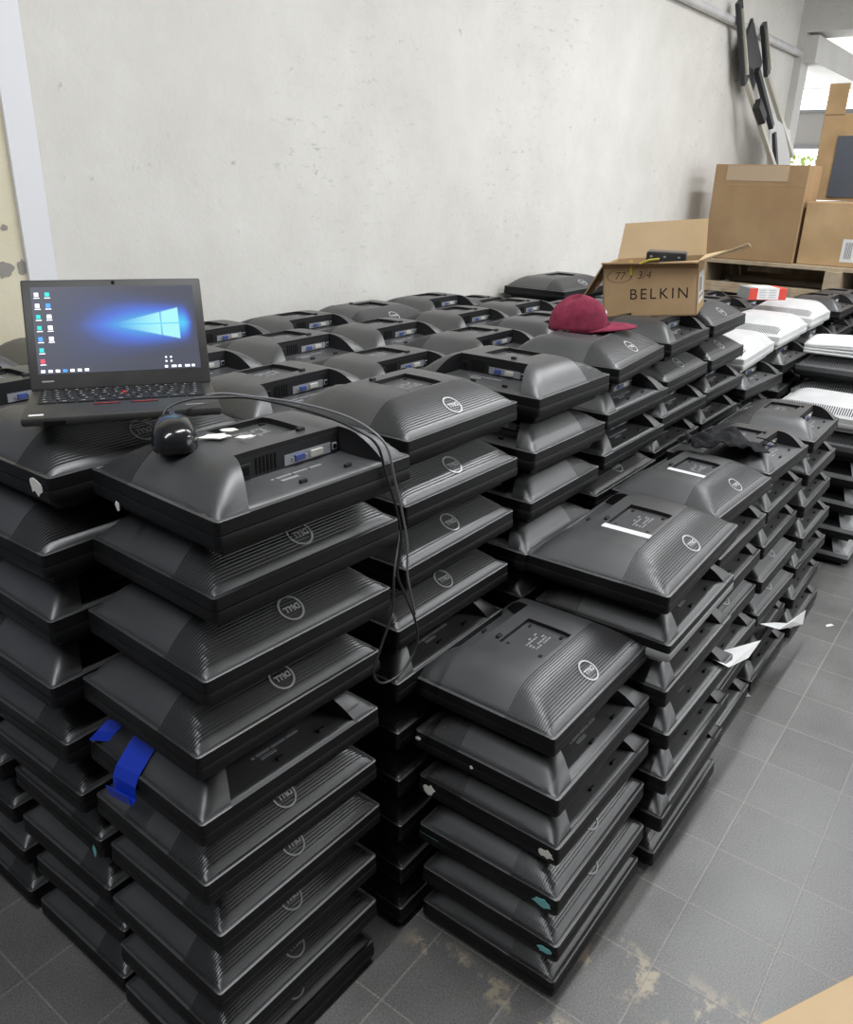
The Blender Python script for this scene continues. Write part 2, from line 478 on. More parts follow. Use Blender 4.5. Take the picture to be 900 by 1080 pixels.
# ---- front aisle row
R1 = stack('nearest aisle stack with teal scuffs',
    [(1.035, .436), (1.024, .432), (1.026, .443), (1.033, .456), (1.031, .465), (1.046, .491)],
    (.400, .315), .95, 'DDDRRD', [0, 0, .5, -.5, 0, 0], ['mid'] * 5 + ['full'], labels={5: 'black monitor on top of the lowest, nearest aisle stack, round badge facing aisle'})
R2 = stack('second aisle stack with the wide monitor on top',
    [(1.462, .413), (1.456, .406), (1.447, .408), (1.452, .421), (1.439, .436), (1.435, .442), (1.425, .456)],
    (.42, .315), .98, 'DRRRRRD', [0, .5, 0, -.5, 0, .5, 1.5], ['mid'] * 6 + ['sticker'], topdims=(.47, .322), labels={6: 'wide black monitor with a white barcode sticker, on second aisle stack'})
stack('third aisle stack beside the face mask', lean(1.905, .455, 7, 0, .06), (.400, .295), .98, 'RDRDRRD', [0, 1, -1, 0, .5, 0, -2], ['mid'] * 6 + ['sticker'])
stack('fourth aisle stack under the face mask', lean(2.32, .45, 7, 0, .06), (.38, .315), .98, 'RRDDRRR', [0, 1, -1, 0, .5, 0, -2], ['mid'] * 6 + ['full'])
stack('fifth aisle stack before the white vented stack', lean(2.74, .44, 7, .01, .06), (.385, .315), .98, 'RRRRRRR', [0, 1, -1, 0, .5, 0, 1], ['mid'] * 6 + ['full'])
# vented stacks across the gap
stack('vented stack at the aisle bend', lean(3.53, .41, 6, 0, 0), (.315, .42), 1.0, 'PPPPQQ', [0, 1, -1, 0, 1, 0], None, ['silver', 'silver', 'silver', 'silver', 'dark', 'white'])
stack('vented stack under the foam sheets', lean(3.93, .40, 7, 0, 0), (.33, .46), 1.0, 'PPQPQQQ', None, None, ['silver', 'silver', 'dark', 'silver', 'dark', 'grey', 'dark'])
wb = [c for c in R2[5].children if c.name.startswith('front_bezel')][0]
wb.material_slots[0].link = 'OBJECT'; wb.material_slots[0].material = M['greyplast']; wb['label'] = 'pale grey bezel'
# ---- second row behind the aisle
stack('second row stack beside the hanging cable',
    [(.985, .77), (.985, .77), (.985, .775), (.985, .78), (.985, .785), (.985, .787), (.988, .79), (1.018, .797), (1.038, .816), (1.064, .835)],
    SM, .975, 'DDDDDRDDDD', [0, 0, 0, 0, 0, .5, -.5, .5, -1, 0], ['mid'] * 9 + ['full'], labels={9: 'black monitor on the stack beside the hanging cable, badge facing right'})
stack('second row stack turned end on',
    lean(1.42, .78, 7) + [(1.443, .79), (1.453, .796), (1.481, .811)], (.334, .345), .975, 'PPPPPPPPPP', [0, 0, 0, 0, 0, 0, 0, 0, -1, -1], ['low'] * 2 + ['mid'] * 7 + ['full'],
    labels={9: 'black monitor turned end on, open connector recess facing left'})
LO5 = ['low'] * 5 + ['mid'] * 4 + ['full']
stack('second row stack in front of the cap', lean(1.84, .815, 9, .03, .01) + [(1.91, .825)], MD, .968, 'DDDDDDDRRD', [0] * 9 + [6], LO5, labels={9: 'black monitor in front of the cap with a round badge'})
BXS = stack('second row stack under the cardboard box', lean(2.29, .83, 9, .05, .03) + [(2.36, .865)], (.39, .315), .965, 'DDDDRRRRDR', [0] * 8 + [2, 3], LO5, labels={9: 'black monitor under the cardboard box front, connector recess facing the aisle'})
stack('second row stack right of the cardboard box', lean(2.72, .84, 9, .03, .02) + [(2.79, .885)], (.39, .315), .965, 'DDDDRRRRDD', [0] * 8 + [2, 2], LO5, labels={9: 'black monitor just right of the cardboard box with a round badge'})
w_k = ['black'] * 7 + ['white']; WD = ['low'] * 3 + ['mid'] * 5
stack('second row stack with the slanted white monitor', lean(3.20, .86, 7) + [(3.20, .88)], (.44, .34), 1.015, 'RRRRRRRQ', [0, 1, 0, -1, 0, 2, -3, 3], WD, w_k, topdims=(.50, .31))
stack('second row stack with the wide white monitor', lean(3.74, .86, 7) + [(3.74, .90)], (.44, .34), 1.03, 'RRRRRRRQ', [0, 1, 0, -1, 0, 2, -1, 1], WD, w_k, topdims=(.52, .31))
stack('second row stack under the red carton', lean(4.29, .86, 7) + [(4.29, .90)], (.38, .34), 1.05, 'RRRRRRRQ', [0, 1, 0, -1, 0, 2, -1, 0], WD, w_k, topdims=(.38, .31))
stack('second row stack just past the red carton', lean(4.73, .86, 8), (.42, .34), 1.04, 'DRRRRRRR', None, ['low'] * 3 + ['mid'] * 4 + ['full'])
stack('last second row stack before the pallet', lean(5.22, .86, 8), (.42, .34), 1.02, 'RRDRRRRR', None, ['low'] * 3 + ['mid'] * 4 + ['top'])
# far aisle row past the bend
stack('aisle stack behind the foam sheets', lean(4.36, .42, 7), (.40, .33), .95, 'RRDRRRR', None, ['mid'] * 7)
stack('far aisle stack before the pallet', lean(4.82, .42, 7), (.40, .33), .95, 'RRDRRDR', None, ['mid'] * 7)
# ---- third row
zs = lambda z: z / (PITCH * 9 + .106)
lo9 = ['low'] * 8 + ['mid', 'full']
def top_stack(phrase, x, y, z, o='R', ang=0, dims=SM, last=None, n=10, low='DRDDRDDRR'):
    stack(phrase, centre(x, y, dims, n, .005), dims, zs(z) if n == 10 else z / (PITCH * (n - 1) + .106), low[:n - 1] + o, [0] * (n - 1) + [ang], ['low'] * (n - 2) + ['mid', last or 'full'])
top_stack('third row stack just right of the laptop', 1.17, 1.283, 1.085, ang=1)
top_stack('third row stack behind the cable stack', 1.555, 1.318, 1.065, ang=-1)
top_stack('third row stack left of the cap', 1.97, 1.31, 1.068)
top_stack('third row stack behind the cap', 2.38, 1.33, 1.065, ang=2)
top_stack('third row stack hidden behind the cardboard box', 2.79, 1.36, 1.05, last='top')
top_stack('fourth row stack behind the laptop lid', 1.14, 1.60, 1.085)
top_stack('fourth row stack right of the laptop lid', 1.53, 1.632, 1.07, ang=1)
top_stack('fourth row stack fourth from the left', 1.92, 1.63, 1.06)
top_stack('fourth row stack fifth from the left', 2.36, 1.645, 1.052)
top_stack('fourth row stack left of the cap crown', 2.76, 1.67, 1.04)
top_stack('wall row stack hidden by the laptop', 1.10, 1.915, 1.085, 'D')
top_stack('wall row stack with a pale label', 1.50, 1.94, 1.062)
top_stack('wall row stack third from the left', 1.88, 1.945, 1.052)
top_stack('wall row stack with badge towards the aisle', 2.26, 1.955, 1.045, 'D')
top_stack('wall row stack fifth from the left', 2.65, 1.985, 1.04)
top_stack('wall row stack with the big dark monitor', 3.80, 2.02, 1.035, 'D', 0, (.52, .34), 'top')
top_stack('wall row stack sixth from the left', 3.0, 2.0, 1.0, dims=(.30, .30))
for i in range(5):
    x = 3.26 + .46 * i
    nm = ['first', 'second', 'third', 'fourth', 'fifth'][i]; zz = (.99, .97, .95, .91, .88)[i]
    top_stack(f'third row stack {nm} past cardboard box', x, 1.385, zz, 'RDRRD'[i], 0, (.40, .33), 'top', 9)
    top_stack(f'fourth row stack {nm} past cardboard box', x, 1.695 if i < 3 else 1.755, zz - .01, 'DRRDR'[i], 0, (.39, .27 if i < 3 else .31), 'top', 9)
top_stack('wall row stack past the big dark monitor', 4.34, 2.07, .95, 'R', 0, (.39, .28), 'top', 9)

def pile():
    base = bmesh.new()
    xs = [-HL, -HL + .01, -.15, -.11, -.08, 0, .08, .11, .15, HL - .01, HL]; ys = [-HD, -HD + .01, -.11, -.07, -.03, .03, .07, .09, .12, HD - .01, HD]
    g = [[base.verts.new((x, y, hgt(x, y))) for x in xs] for y in ys]
    for j in range(len(ys) - 1):
        for i in range(len(xs) - 1): base.faces.new((g[j][i], g[j][i + 1], g[j + 1][i + 1], g[j + 1][i]))
    skin(base, [ring(-.024, .0), ring(-.02, .014), ring(0, .0215), ring(.0016, .0235), ring(.0016, .0372), ring(0, .0415), ring(0, RT)])
    me = bpy.data.meshes.new('pile_unit'); base.to_mesh(me); base.free()
    allb = bmesh.new()
    for m_ in PILE:
        t_ = bmesh.new(); t_.from_mesh(me); merge(allb, t_, m_)
    o = obj('buried_monitors', allb, M['shell'])
    tag(o, 'black monitors buried in the middle of the pile under the visible ones', 'monitors', None, 'stuff')
pile()
# ------------------------------------------------------------------ scuffs and residue (parts of their monitors)
def blob(name, root, cx, cy, cz, ax, ay, w, h, m, seed, label):
    """irregular patch in world space at c spanned by unit axes ax, ay"""
    rr = random.Random(seed); bm = bmesh.new(); ax, ay = Vector(ax).normalized(), Vector(ay).normalized()
    nrm = ax.cross(ay).normalized(); n = 14; c = Vector((cx, cy, cz))
    p = [(w / 2 * cos(2 * pi * k / n) * rr.uniform(.55, 1.1), h / 2 * sin(2 * pi * k / n) * rr.uniform(.5, 1.1)) for k in range(n)]
    bot = [bm.verts.new(c + ax * a + ay * b - nrm * .0005) for a, b in p]; top = [bm.verts.new(c + ax * a + ay * b + nrm * .0006) for a, b in p]
    bm.faces.new(top); bm.faces.new(bot[::-1])
    for k in range(n): bm.faces.new((bot[k], bot[(k + 1) % n], top[(k + 1) % n], top[k]))
    bpy.context.view_layer.update()
    bmesh.ops.transform(bm, matrix=root.matrix_world.inverted(), verts=bm.verts)
    o = obj(name, bm, m, root); o['label'] = label; return o
def side(root_list, k, s, corner, dy, zoff, w, h, m, seed, lab):    # patch on the -X rim face
    blob('residue_patch', root_list[k], corner[0] - .0005 - .0012, corner[1] + dy, s * (PITCH * k + zoff), (0, -1, 0), (0, 0, 1), w, h, m, seed, lab)
c1 = [(1.035, .436), (1.024, .432), (1.026, .443), (1.033, .456), (1.031, .465), (1.046, .491)]
side(R1, 3, .95, c1[3], .285, .040, .034, .030, M['scuff_white'], 1, 'white residue')
side(R1, 2, .95, c1[2], .290, .040, .046, .022, M['scuff_teal'], 2, 'teal residue')
side(R1, 3, .95, c1[3], .022, .040, .034, .022, M['scuff_white'], 3, 'white residue')
side(R1, 2, .95, c1[2], .030, .040, .048, .022, M['scuff_teal'], 4, 'teal residue')
side(R1, 1, .95, c1[1], .026, .040, .036, .018, M['scuff_teal'], 5, 'teal residue')
side(R1, 4, .95, c1[4], .180, .040, .008, .008, M['scuff_white'], 6, 'white dot')
side(R1, 4, .95, c1[4], .305, .045, .016, .010, M['scuff_white'], 7, 'white residue')
side(Lp, 9, .99, (.545, 1.078), .035, .042, .050, .030, M['scuff_white'], 8, 'white residue')
side(Lp, 3, .99, (.536, 1.086), .020, .030, .012, .030, M['scuff_teal'], 9, 'teal residue')
side(A, 9, .995, (.588, .762), .215, .028, .010, .016, M['scuff_white'], 10, 'white scratch')

c_ = BXS[8]; side(BXS, 8, .965, (c_.location.x - .195, c_.location.y - .157), .03, .035, .06, .024, M['scuff_teal'], 13, 'teal sticker')

# ------------------------------------------------------------------ blue tape on the corner stack
bm = bmesh.new()
def strip(pts, wv, th=.0006):
    P = [Vector(p) for p in pts]; W = Vector(wv); prev = None
    for p in P:
        q = [bm.verts.new(p - W / 2), bm.verts.new(p + W / 2)]
        if prev: bm.faces.new((prev[0], prev[1], q[1], q[0]))
        prev = q
k = 5; s = .995; zb = s * PITCH * k
cx, cy = .528 + .186, .772 + .15
def surfA(dx, dy):       # world point on that monitor's shell near its left end
    x, y = dx - HL, dy - HD
    return Vector((.528 + dx * SM[0] / L0 + .006 * dy * 0, .772 + dy * SM[1] / D0, zb + s * hgt(x, -y if False else y) + .002))
strip([surfA(.075, .185), surfA(.055, .185), surfA(.035, .185), surfA(.018, .185), surfA(.004, .185), Vector((.524, .955, zb + .045)), Vector((.522, .955, zb + .022)), Vector((.515, .957, zb + .014)), Vector((.512, .957, zb + .034))], (-.006, .050, 0))
o = obj('tape_strip', bm, M['tape']); o.modifiers.new('thick', 'SOLIDIFY').thickness = .0008
tag(o, 'blue tape strip folded over the edge of the corner stack', 'tape')
bm = bmesh.new()
strip([surfA(.045, .265), surfA(.025, .270), surfA(.012, .275)], (-.02, .022, .004))
o = obj('tape_scrap', bm, M['tape']); o.modifiers.new('thick', 'SOLIDIFY').thickness = .0008
tag(o, 'small blue tape scrap sticking out behind the blue tape strip', 'tape')

# ------------------------------------------------------------------ laptop
LW, LD = .283, .176
lap = thing('laptop', 'open black laptop with a lit blue desktop on the screen', 'laptop', (.548, 1.137, 1.127), R(-33.65))
obj('base', bx(0, 0, .003, LW, LD, .016, .004), M['laptop'], lap, True)
bm = bmesh.new()
kx0, kx1, ky0, ky1 = .016, LW - .016, .078, .164
box(bm, kx0, ky0, .0155, kx1, ky1, .0163, 0, 0)
rws = 6; rh = (ky1 - ky0) / rws
rr = random.Random(5)
for r_ in range(rws):
    nk = [16, 14, 14, 13, 12, 9][rws - 1 - r_]; kw = (kx1 - kx0 - .004) / nk
    for c in range(nk):
        x = kx0 + .002 + c * kw; y = ky0 + r_ * rh + .0015
        x1 = x + kw - .002
        box(bm, x, y, .016, x1, y + rh - .0026, .0180, .0008, 0)
        box(bm, x + kw * .22, y + rh * .38, .0178, x + kw * (.34 + .14 * rr.random()), y + rh * .56, .01815, 0, 1)
obj('keyboard', bm, [M['key'], M['legend']], lap)
obj('touchpad', bx(.092, .010, .0155, .192, .058, .0164, .0003), mat('touchpad_black', (.03, .029, .028), .5), lap)
for x0 in (.096, .152):
    b_ = obj('pointer_button', bx(x0, .060, .0158, x0 + .040, .070, .0172, .0005), M['key'], lap)
    obj('red_stripe', bx(x0 + .002, .0612, .0171, x0 + .038, .0634, .0175), M['red'], b_)
bm = bmesh.new(); bmesh.ops.create_cone(bm, cap_ends=True, segments=12, radius1=.0032, radius2=.0028, depth=.003, matrix=Matrix.Translation((.142, .120, .0188)))
obj('pointing_stick', bm, M['red'], lap)
obj('palm_sticker', bx(.010, .012, .0158, .030, .020, .0164), M['label'], lap)
obj('wordmark_plate', bx(LW - .052, .026, .0158, LW - .024, .030, .0163), M['print'], lap)
obj('port_row', bx(.030, -.0004, .004, .060, .0004, .010), M['slot'], lap)
TL = 27; LH = .184
lid = obj('lid', bx(0, -.006, 0, LW, .0, LH, .003), M['laptop'], lap, True)
lid.location = (0, LD - .004, .014); lid.rotation_euler = (R(-TL), 0, 0)
obj('hinge', bx(.03, -.004, -.004, LW - .03, .004, .008, .002), M['key'], lid)
# screen picture: a generic window of light on dark blue
sm_ = bpy.data.materials.new('screen_picture'); sm_.use_nodes = True
n, l, b = nodes(sm_)
tc = n.new('ShaderNodeTexCoord'); sep = n.new('ShaderNodeSeparateXYZ'); l.new(tc.outputs['Generated'], sep.inputs[0])
def mth(op, a, c=None, clamp=False):
    q = n.new('ShaderNodeMath'); q.operation = op; q.use_clamp = clamp
    for i_, v in enumerate((a, c)):
        if v is None: continue
        if isinstance(v, (int, float)): q.inputs[i_].default_value = v
        else: l.new(v, q.inputs[i_])
    return q.outputs[0]
X, Z = sep.outputs['X'], sep.outputs['Z']
def ss(v, a, c):
    q = n.new('ShaderNodeMapRange'); q.interpolation_type = 'SMOOTHSTEP'; l.new(v, q.inputs['Value'])
    q.inputs['From Min'].default_value = a; q.inputs['From Max'].default_value = c; return q.outputs[0]
WX, WZ = .80, .545
dx = mth('SUBTRACT', X, WX); dz = mth('SUBTRACT', Z, WZ)
# glow cone opening to the left of the window of light
adz = mth('ABSOLUTE', dz)
dist = mth('ABSOLUTE', dx)
half = mth('ADD', mth('MULTIPLY', mth('SUBTRACT', .93, X), -.16), .235)      # window half height, bigger to the right
cone_h = mth('ADD', .10, mth('MULTIPLY', mth('SUBTRACT', .95, X), .30))
soft = mth('POWER', mth('MAXIMUM', mth('SUBTRACT', 1, mth('DIVIDE', adz, mth('ADD', cone_h, .20))), 0), 1.3)
fall = mth('MULTIPLY', ss(X, .05, .80), mth('SUBTRACT', 1, ss(X, .91, 1.0)))
glow = mth('MULTIPLY', soft, fall)
inx = mth('MULTIPLY', ss(X, .46, .82), mth('SUBTRACT', 1, ss(X, .885, .893)))
inz = mth('SUBTRACT', 1, ss(mth('SUBTRACT', adz, mth('ADD', .09, mth('MULTIPLY', mth('SUBTRACT', X, .66), .42))), -.012, .012))
pane = mth('MULTIPLY', inx, inz)
barx = mth('SUBTRACT', 1, ss(mth('ABSOLUTE', mth('SUBTRACT', X, .775)), .003, .006))
barz = mth('SUBTRACT', 1, ss(adz, .004, .010))
pane = mth('MULTIPLY', pane, mth('SUBTRACT', 1, mth('MULTIPLY', .75, mth('MAXIMUM', barx, barz))))
cr = n.new('ShaderNodeValToRGB'); l.new(glow, cr.inputs['Fac'])
e = cr.color_ramp.elements; e[0].position = 0; e[0].color = (.055, .060, .095, 1); e[1].position = .95; e[1].color = (.06, .62, 1.0, 1)
for ps, cc in ((.18, (.055, .075, .20, 1)), (.42, (.06, .16, .72, 1))):
    q = cr.color_ramp.elements.new(ps); q.color = cc
mx = n.new('ShaderNodeMix'); mx.data_type = 'RGBA'; l.new(pane, mx.inputs['Factor']); l.new(cr.outputs['Color'], mx.inputs['A']); mx.inputs['B'].default_value = (.42, .98, 1.0, 1)
l.new(mx.outputs['Result'], b.inputs['Emission Color']); b.inputs['Emission Strength'].default_value = .92
b.inputs['Base Color'].default_value = (.02, .02, .022, 1); b.inputs['Roughness'].default_value = .38
sx0, sx1, sz0, sz1 = .014, LW - .014, .026, LH - .013
scr = obj('screen', bx(sx0, -.0066, sz0, sx1, -.0058, sz1), sm_, lid)
ic = {nm: mat('icon_' + nm, c, .5, emit=c, estr=.9) for nm, c in (('teal', (.02, .45, .42)), ('white', (.8, .82, .85)), ('blue', (.05, .25, .75)), ('red', (.6, .05, .08)))}
bm = bmesh.new(); order = ['teal', 'white', 'blue', 'red']
def icon(x, z, w, h, c): box(bm, sx0 + x, -.0069, sz0 + z, sx0 + x + w, -.0064, sz0 + z + h, 0, order.index(c))
SH = sz1 - sz0
lay = [('white', 'teal'), ('white', 'blue'), ('teal', 'white'), ('teal', 'white'), ('blue', 'white'), ('teal', None), ('red', None)]
for i_, (a_, b_) in enumerate(lay):
    z_ = SH - .016 - i_ * .0185
    icon(.005, z_, .0066, .0068, a_); icon(.004, z_ - .003, .009, .0014, 'white')
    if b_: icon(.021, z_, .007, .007, b_); icon(.020, z_ - .003, .009, .0014, 'white')
obj('desktop_icons', bm, [ic[q] for q in order], scr); bm = bmesh.new()
for i_ in range(7): icon(.004 + i_ * .011, .0025, .0065, .0045, 'blue' if i_ == 3 else 'white')
for i_ in range(5): icon(.196 + i_ * .011, .0025, .005 + .003 * (i_ % 2), .004, 'white')
for q in ((.198, .012), (.206, .012), (.198, .019), (.206, .019)): icon(*q, .003, .003, 'white')
obj('taskbar_icons', bm, [ic[q] for q in order], scr)
bm = bmesh.new(); bmesh.ops.create_cone(bm, cap_ends=True, segments=16, radius1=.0028, radius2=.0028, depth=.001, matrix=Matrix.Translation((LW / 2, -.0063, LH - .0065)) @ Matrix.Rotation(pi / 2, 4, 'X'))
obj('webcam', bm, M['slot'], lid)
obj('lid_wordmark', bx(.018, -.0063, .013, .036, -.0058, .0155), M['print'], lid)

# ------------------------------------------------------------------ mouse
ms = thing('mouse', 'glossy black wired mouse on the near corner stack', 'mouse', (.668, .945, 1.122), R(-35.4))
ms.scale = (1.12, 1.12, 1.12)
bm = bmesh.new(); bmesh.ops.create_icosphere(bm, subdivisions=4, radius=1)
for v in bm.verts:
    x, y, z = v.co
    sq = lambda a, p: math.copysign(abs(a) ** p, a)
    wx = .031 * (1 - .10 * y) * (1 - .10 * (1 - y * y))
    zz = sq(z, .75)
    v.co = (sq(x, .80) * wx, sq(y, .82) * .051, (zz * .034 * (1 - .12 * y - .10 * y * y)) if z > 0 else zz * .004)
obj('body', bm, M['mouse'], ms, True, 80)
bm = bmesh.new(); box(bm, -.0006, .016, .0300, .0006, .048, .0335)
obj('button_seam', bx(-.0005, .012, .018, .0005, .049, .0318), M['slot'], ms)
bm = bmesh.new(); bmesh.ops.create_cone(bm, cap_ends=True, segments=20, radius1=.009, radius2=.009, depth=.006, matrix=Matrix.Translation((0, .028, .0248)) @ Matrix.Rotation(pi / 2, 4, 'Y'))
obj('scroll_wheel', bm, mat('wheel_blue_black', (.02, .025, .05), .5), ms, True)
cb = bmesh.new()
c1p = [(.684, .992, 1.142), (.70, 1.0, 1.155), (.745, 1.005, 1.158), (.80, 1.006, 1.150), (.84, .985, 1.146), (.865, .935, 1.140), (.872, .86, 1.136), (.868, .79, 1.130), (.878, .748, 1.110), (.893, .742, 1.06), (.914, .738, 1.0), (.925, .735, .94), (.916, .735, .885), (.935, .735, .84), (.966, .735, .775), (.972, .735, .726), (.935, .735, .690), (.883, .735, .692), (.857, .735, .722), (.870, .735, .757), (.903, .735, .82), (.92, .745, .88), (.97, .775, .93)]
tube(cb, spline(c1p, 8), .0022, 8)
bpy.context.view_layer.update()
bmesh.ops.transform(cb, matrix=ms.matrix_world.inverted(), verts=cb.verts)
obj('mouse_cable', cb, M['cable'], ms, True, 80)
c2p = [(.797, 1.075, 1.136), (.83, 1.04, 1.145), (.862, .99, 1.142), (.885, .93, 1.140), (.897, .86, 1.136), (.892, .79, 1.130), (.895, .744, 1.105), (.906, .735, 1.05), (.922, .732, .99), (.934, .73, .93), (.935, .73, .88), (.95, .732, .83), (.968, .737, .785)]
bm = bmesh.new(); tube(bm, spline(c2p, 8), .0020, 8)
tag(obj('power_cord', bm, M['cable_grey'], None, True, 80), 'thin grey cord from the laptop hanging over the corner stack', 'cord')
bm = bmesh.new(); rr = random.Random(12)
tp = A[9]
for i_, (x, y, w) in enumerate([(.708, .905, .05), (.742, .915, .03), (.735, .872, .034)]):
    blob('paper_residue', tp, x, y, 1.1285, (.8, -.5, 0), (.5, .8, 0), w, w * .6, M['scuff_white'], 40 + i_, 'torn white paper residue')

# ------------------------------------------------------------------ cap
cap = thing('baseball_cap', 'maroon baseball cap lying on the black monitors beside the box', 'cap', (2.13, 1.06, 1.088), R(-150))
cap.scale = (.86, .86, .86)
def cap_crown():
    bm = bmesh.new(); nu, nv = 36, 12; g = []
    for j in range(nv + 1):
        t = j / nv; ph = t * pi / 2
        row = []
        for i in range(nu):
            a = 2 * pi * i / nu
            rx, ry = .082, .098
            rad = cos(ph) ** .62
            fold = 1 + .022 * sin(3 * a + 1.1) * sin(ph * 2) + .012 * sin(7 * a) * sin(2 * ph)
            z = .106 * sin(ph) ** .9
            x = rx * rad * cos(a) * fold; y = ry * rad * sin(a) * fold
            z *= 1 - .10 * max(0, -y / ry)
            z += .008 * sin(2 * a + .5) * sin(ph)
            row.append(bm.verts.new((x, y, z)))
        g.append(row)
    for j in range(nv):
        for i in range(nu):
            bm.faces.new((g[j][i], g[j][(i + 1) % nu], g[j + 1][(i + 1) % nu], g[j + 1][i]))
    bmesh.ops.remove_doubles(bm, verts=bm.verts, dist=.0008)
    return bm
cr_ = obj('crown', cap_crown(), M['cap'], cap, True, 70); cr_.modifiers.new('thick', 'SOLIDIFY').thickness = .002
bm = bmesh.new(); g = []
for j in range(9):
    t = j / 8; row = []
    for i in range(21):
        u = -1 + i / 10
        a = u * 1.25
        bxp, byp = .082 * sin(a), .098 * cos(a)
        lenf = .092 * (1 - abs(u) ** 2.6)
        x = bxp * (1 + .04 * t); y = byp + lenf * t
        z = .024 + .012 * t - .016 * t * t - .022 * (u ** 2) * (1 - .3 * t) 
        row.append(bm.verts.new((x, y, max(z, .001))))
    g.append(row)
for j in range(8):
    for i in range(20): bm.faces.new((g[j][i], g[j][i + 1], g[j + 1][i + 1], g[j + 1][i]))
br = obj('brim', bm, M['cap'], cap, True, 70); br.modifiers.new('thick', 'SOLIDIFY').thickness = .004
bm = bmesh.new(); bmesh.ops.create_uvsphere(bm, u_segments=12, v_segments=8, radius=.007, matrix=Matrix.Translation((0, 0, .103)) @ Matrix.Diagonal((1, 1, .5, 1)))
obj('top_button', bm, M['cap'], cap, True)
bm = bmesh.new()
for (dx_, w) in ((-.02, .013), (-.004, .012), (.013, .013)):
    for z_ in (.058, .069, .079):
        yy = .098 * (1 - (z_ / .106) ** 2) ** .34 
        box(bm, dx_ - w / 2, yy - .010, z_ - .004, dx_ + w / 2, yy + .001 - .012 * (z_ - .058) / .022, z_ + .005, .002)
obj('embroidery', bm, M['cap_white'], cap)

# ------------------------------------------------------------------ cardboard box with open flaps
PBR = Vector((2.600, .885, 1.096)); ex = Vector((cos(R(-75)), sin(R(-75)), 0)); PBL = PBR - ex * .295 - Vector((0, 0, .030))
ey = Vector((-ex.y, ex.x, 0)); WB = .295; DB = .27; HB = .165
ang = R(-75)
cbx = thing('cardboard_box', 'open cardboard box with black lettering standing on the monitors', 'box', PBL, ang)
cbx.rotation_euler = (0, R(-5.8), ang)
bm = bmesh.new(); t = .004
box(bm, 0, 0, 0, WB, DB, t); box(bm, 0, 0, 0, WB, t, HB); box(bm, 0, DB - t, 0, WB, DB, HB); box(bm, 0, 0, 0, t, DB, HB); box(bm, WB - t, 0, 0, WB, DB, HB)
obj('carton', bm, M['card'], cbx)
def flap(name, pts, m):
    bm = bmesh.new(); vs = [bm.verts.new(p) for p in pts]; bm.faces.new(vs)
    o = obj(name, bm, m, cbx); q = o.modifiers.new('thick', 'SOLIDIFY'); q.thickness = .004; q.offset = 0; return o
flap('flap', [(0, DB, HB), (WB, DB, HB), (WB + .0, DB + .035, HB + .115), (.02, DB + .035, HB + .115)], M['card_light'])       # back flap stands up
flap('flap', [(0, 0, HB), (WB, 0, HB), (WB, -.028, HB - .014 + .012), (0, -.03, HB + .008)], M['card'])          # front flap hangs forward
flap('flap', [(0, 0, HB), (0, DB, HB), (-.075, DB, HB - .10), (-.070, .02, HB - .10)], M['card'])                    # left flap droops
flap('flap', [(WB, 0, HB), (WB, DB, HB), (WB + .14, DB - .01, HB + .022), (WB + .14, 0, HB + .045)], M['card_light'])          # right flap sticks out
tb = text_bm('BELKIN', .047, 1.28, .0003, -.0002)
bmx = bmesh.new(); merge(bmx, tb, frame((WB * .60, -.0006, HB * .42), (1, 0, 0), (0, 0, 1)))
obj('printed_name', bmx, M['ink'], cbx)
bmx = bmesh.new(); merge(bmx, text_bm('77', .034, 1.0, .0002, -.0003, shear=.2), frame((WB * .18, -.0006, HB * .78), (1, 0, 0), (0, 0, 1)))
merge(bmx, text_bm('3/4', .034, 1.0, .0002, -.0003, shear=.2), frame((WB * .44, -.0006, HB * .78), (1, 0, 0), (0, 0, 1)))
for kk in range(28):
    a0, a1 = 2 * pi * kk / 28, 2 * pi * (kk + 1) / 28
    P0 = lambda a, r: (WB * .18 + .038 * r * cos(a), -.0008, HB * .78 + .019 * r * sin(a))
    poly(bmx, [P0(a0, 1), P0(a1, 1), P0(a1, 1.05), P0(a0, 1.05)])
obj('pencil_number', bmx, M['inkfaint'], cbx)
bmx = bmesh.new()
for px_, w in ((.10, .008), (.165, .008)):
    box(bmx, px_, -.005, HB - .03, px_ + w, -.003, HB + .012, 0, 0, Matrix.Rotation(R(-12 if px_ < .12 else 0), 4, 'Y') if px_ < .12 else None)
obj('packing_strap', bx(.085, -.006, HB - .034, .094, -.004, HB + .012), M['strap'], cbx)
bmx = bmesh.new(); tube(bmx, [(.12, -.034, HB + .002), (.15, -.034, HB + .012), (.18, -.034, HB + .014)], .0035, 6)
obj('packing_strap', bmx, M['strap'], cbx)
lb_ = obj('side_label', bx(WB - .001, .05, .03, WB + .0006, .20, .125), M['paper'], cbx)
bmx = bmesh.new(); box(bmx, WB, .06, .045, WB + .0012, .19, .055); box(bmx, WB, .06, .065, WB + .0012, .15, .110)
obj('label_print', bmx, M['print'], lb_)
dv = thing('black_adapter', 'black device sticking out of the open cardboard box', 'device', PBL + ex * .10 + ey * .12 + Vector((0, 0, .018)), ang + .05)
obj('case', bx(0, 0, 0, .125, .09, .186, .004), M['dark'], dv, True)
bm = bmesh.new()
for xx in (.012, .055, .1): box(bm, xx, -.001, .170, xx + .008, .001, .176)
obj('screw_row', bm, M['steel'], dv)
obj('top_plate', bx(.003, .003, .1855, .122, .087, .188), mat('device_grey', (.10, .10, .105), .45), dv)

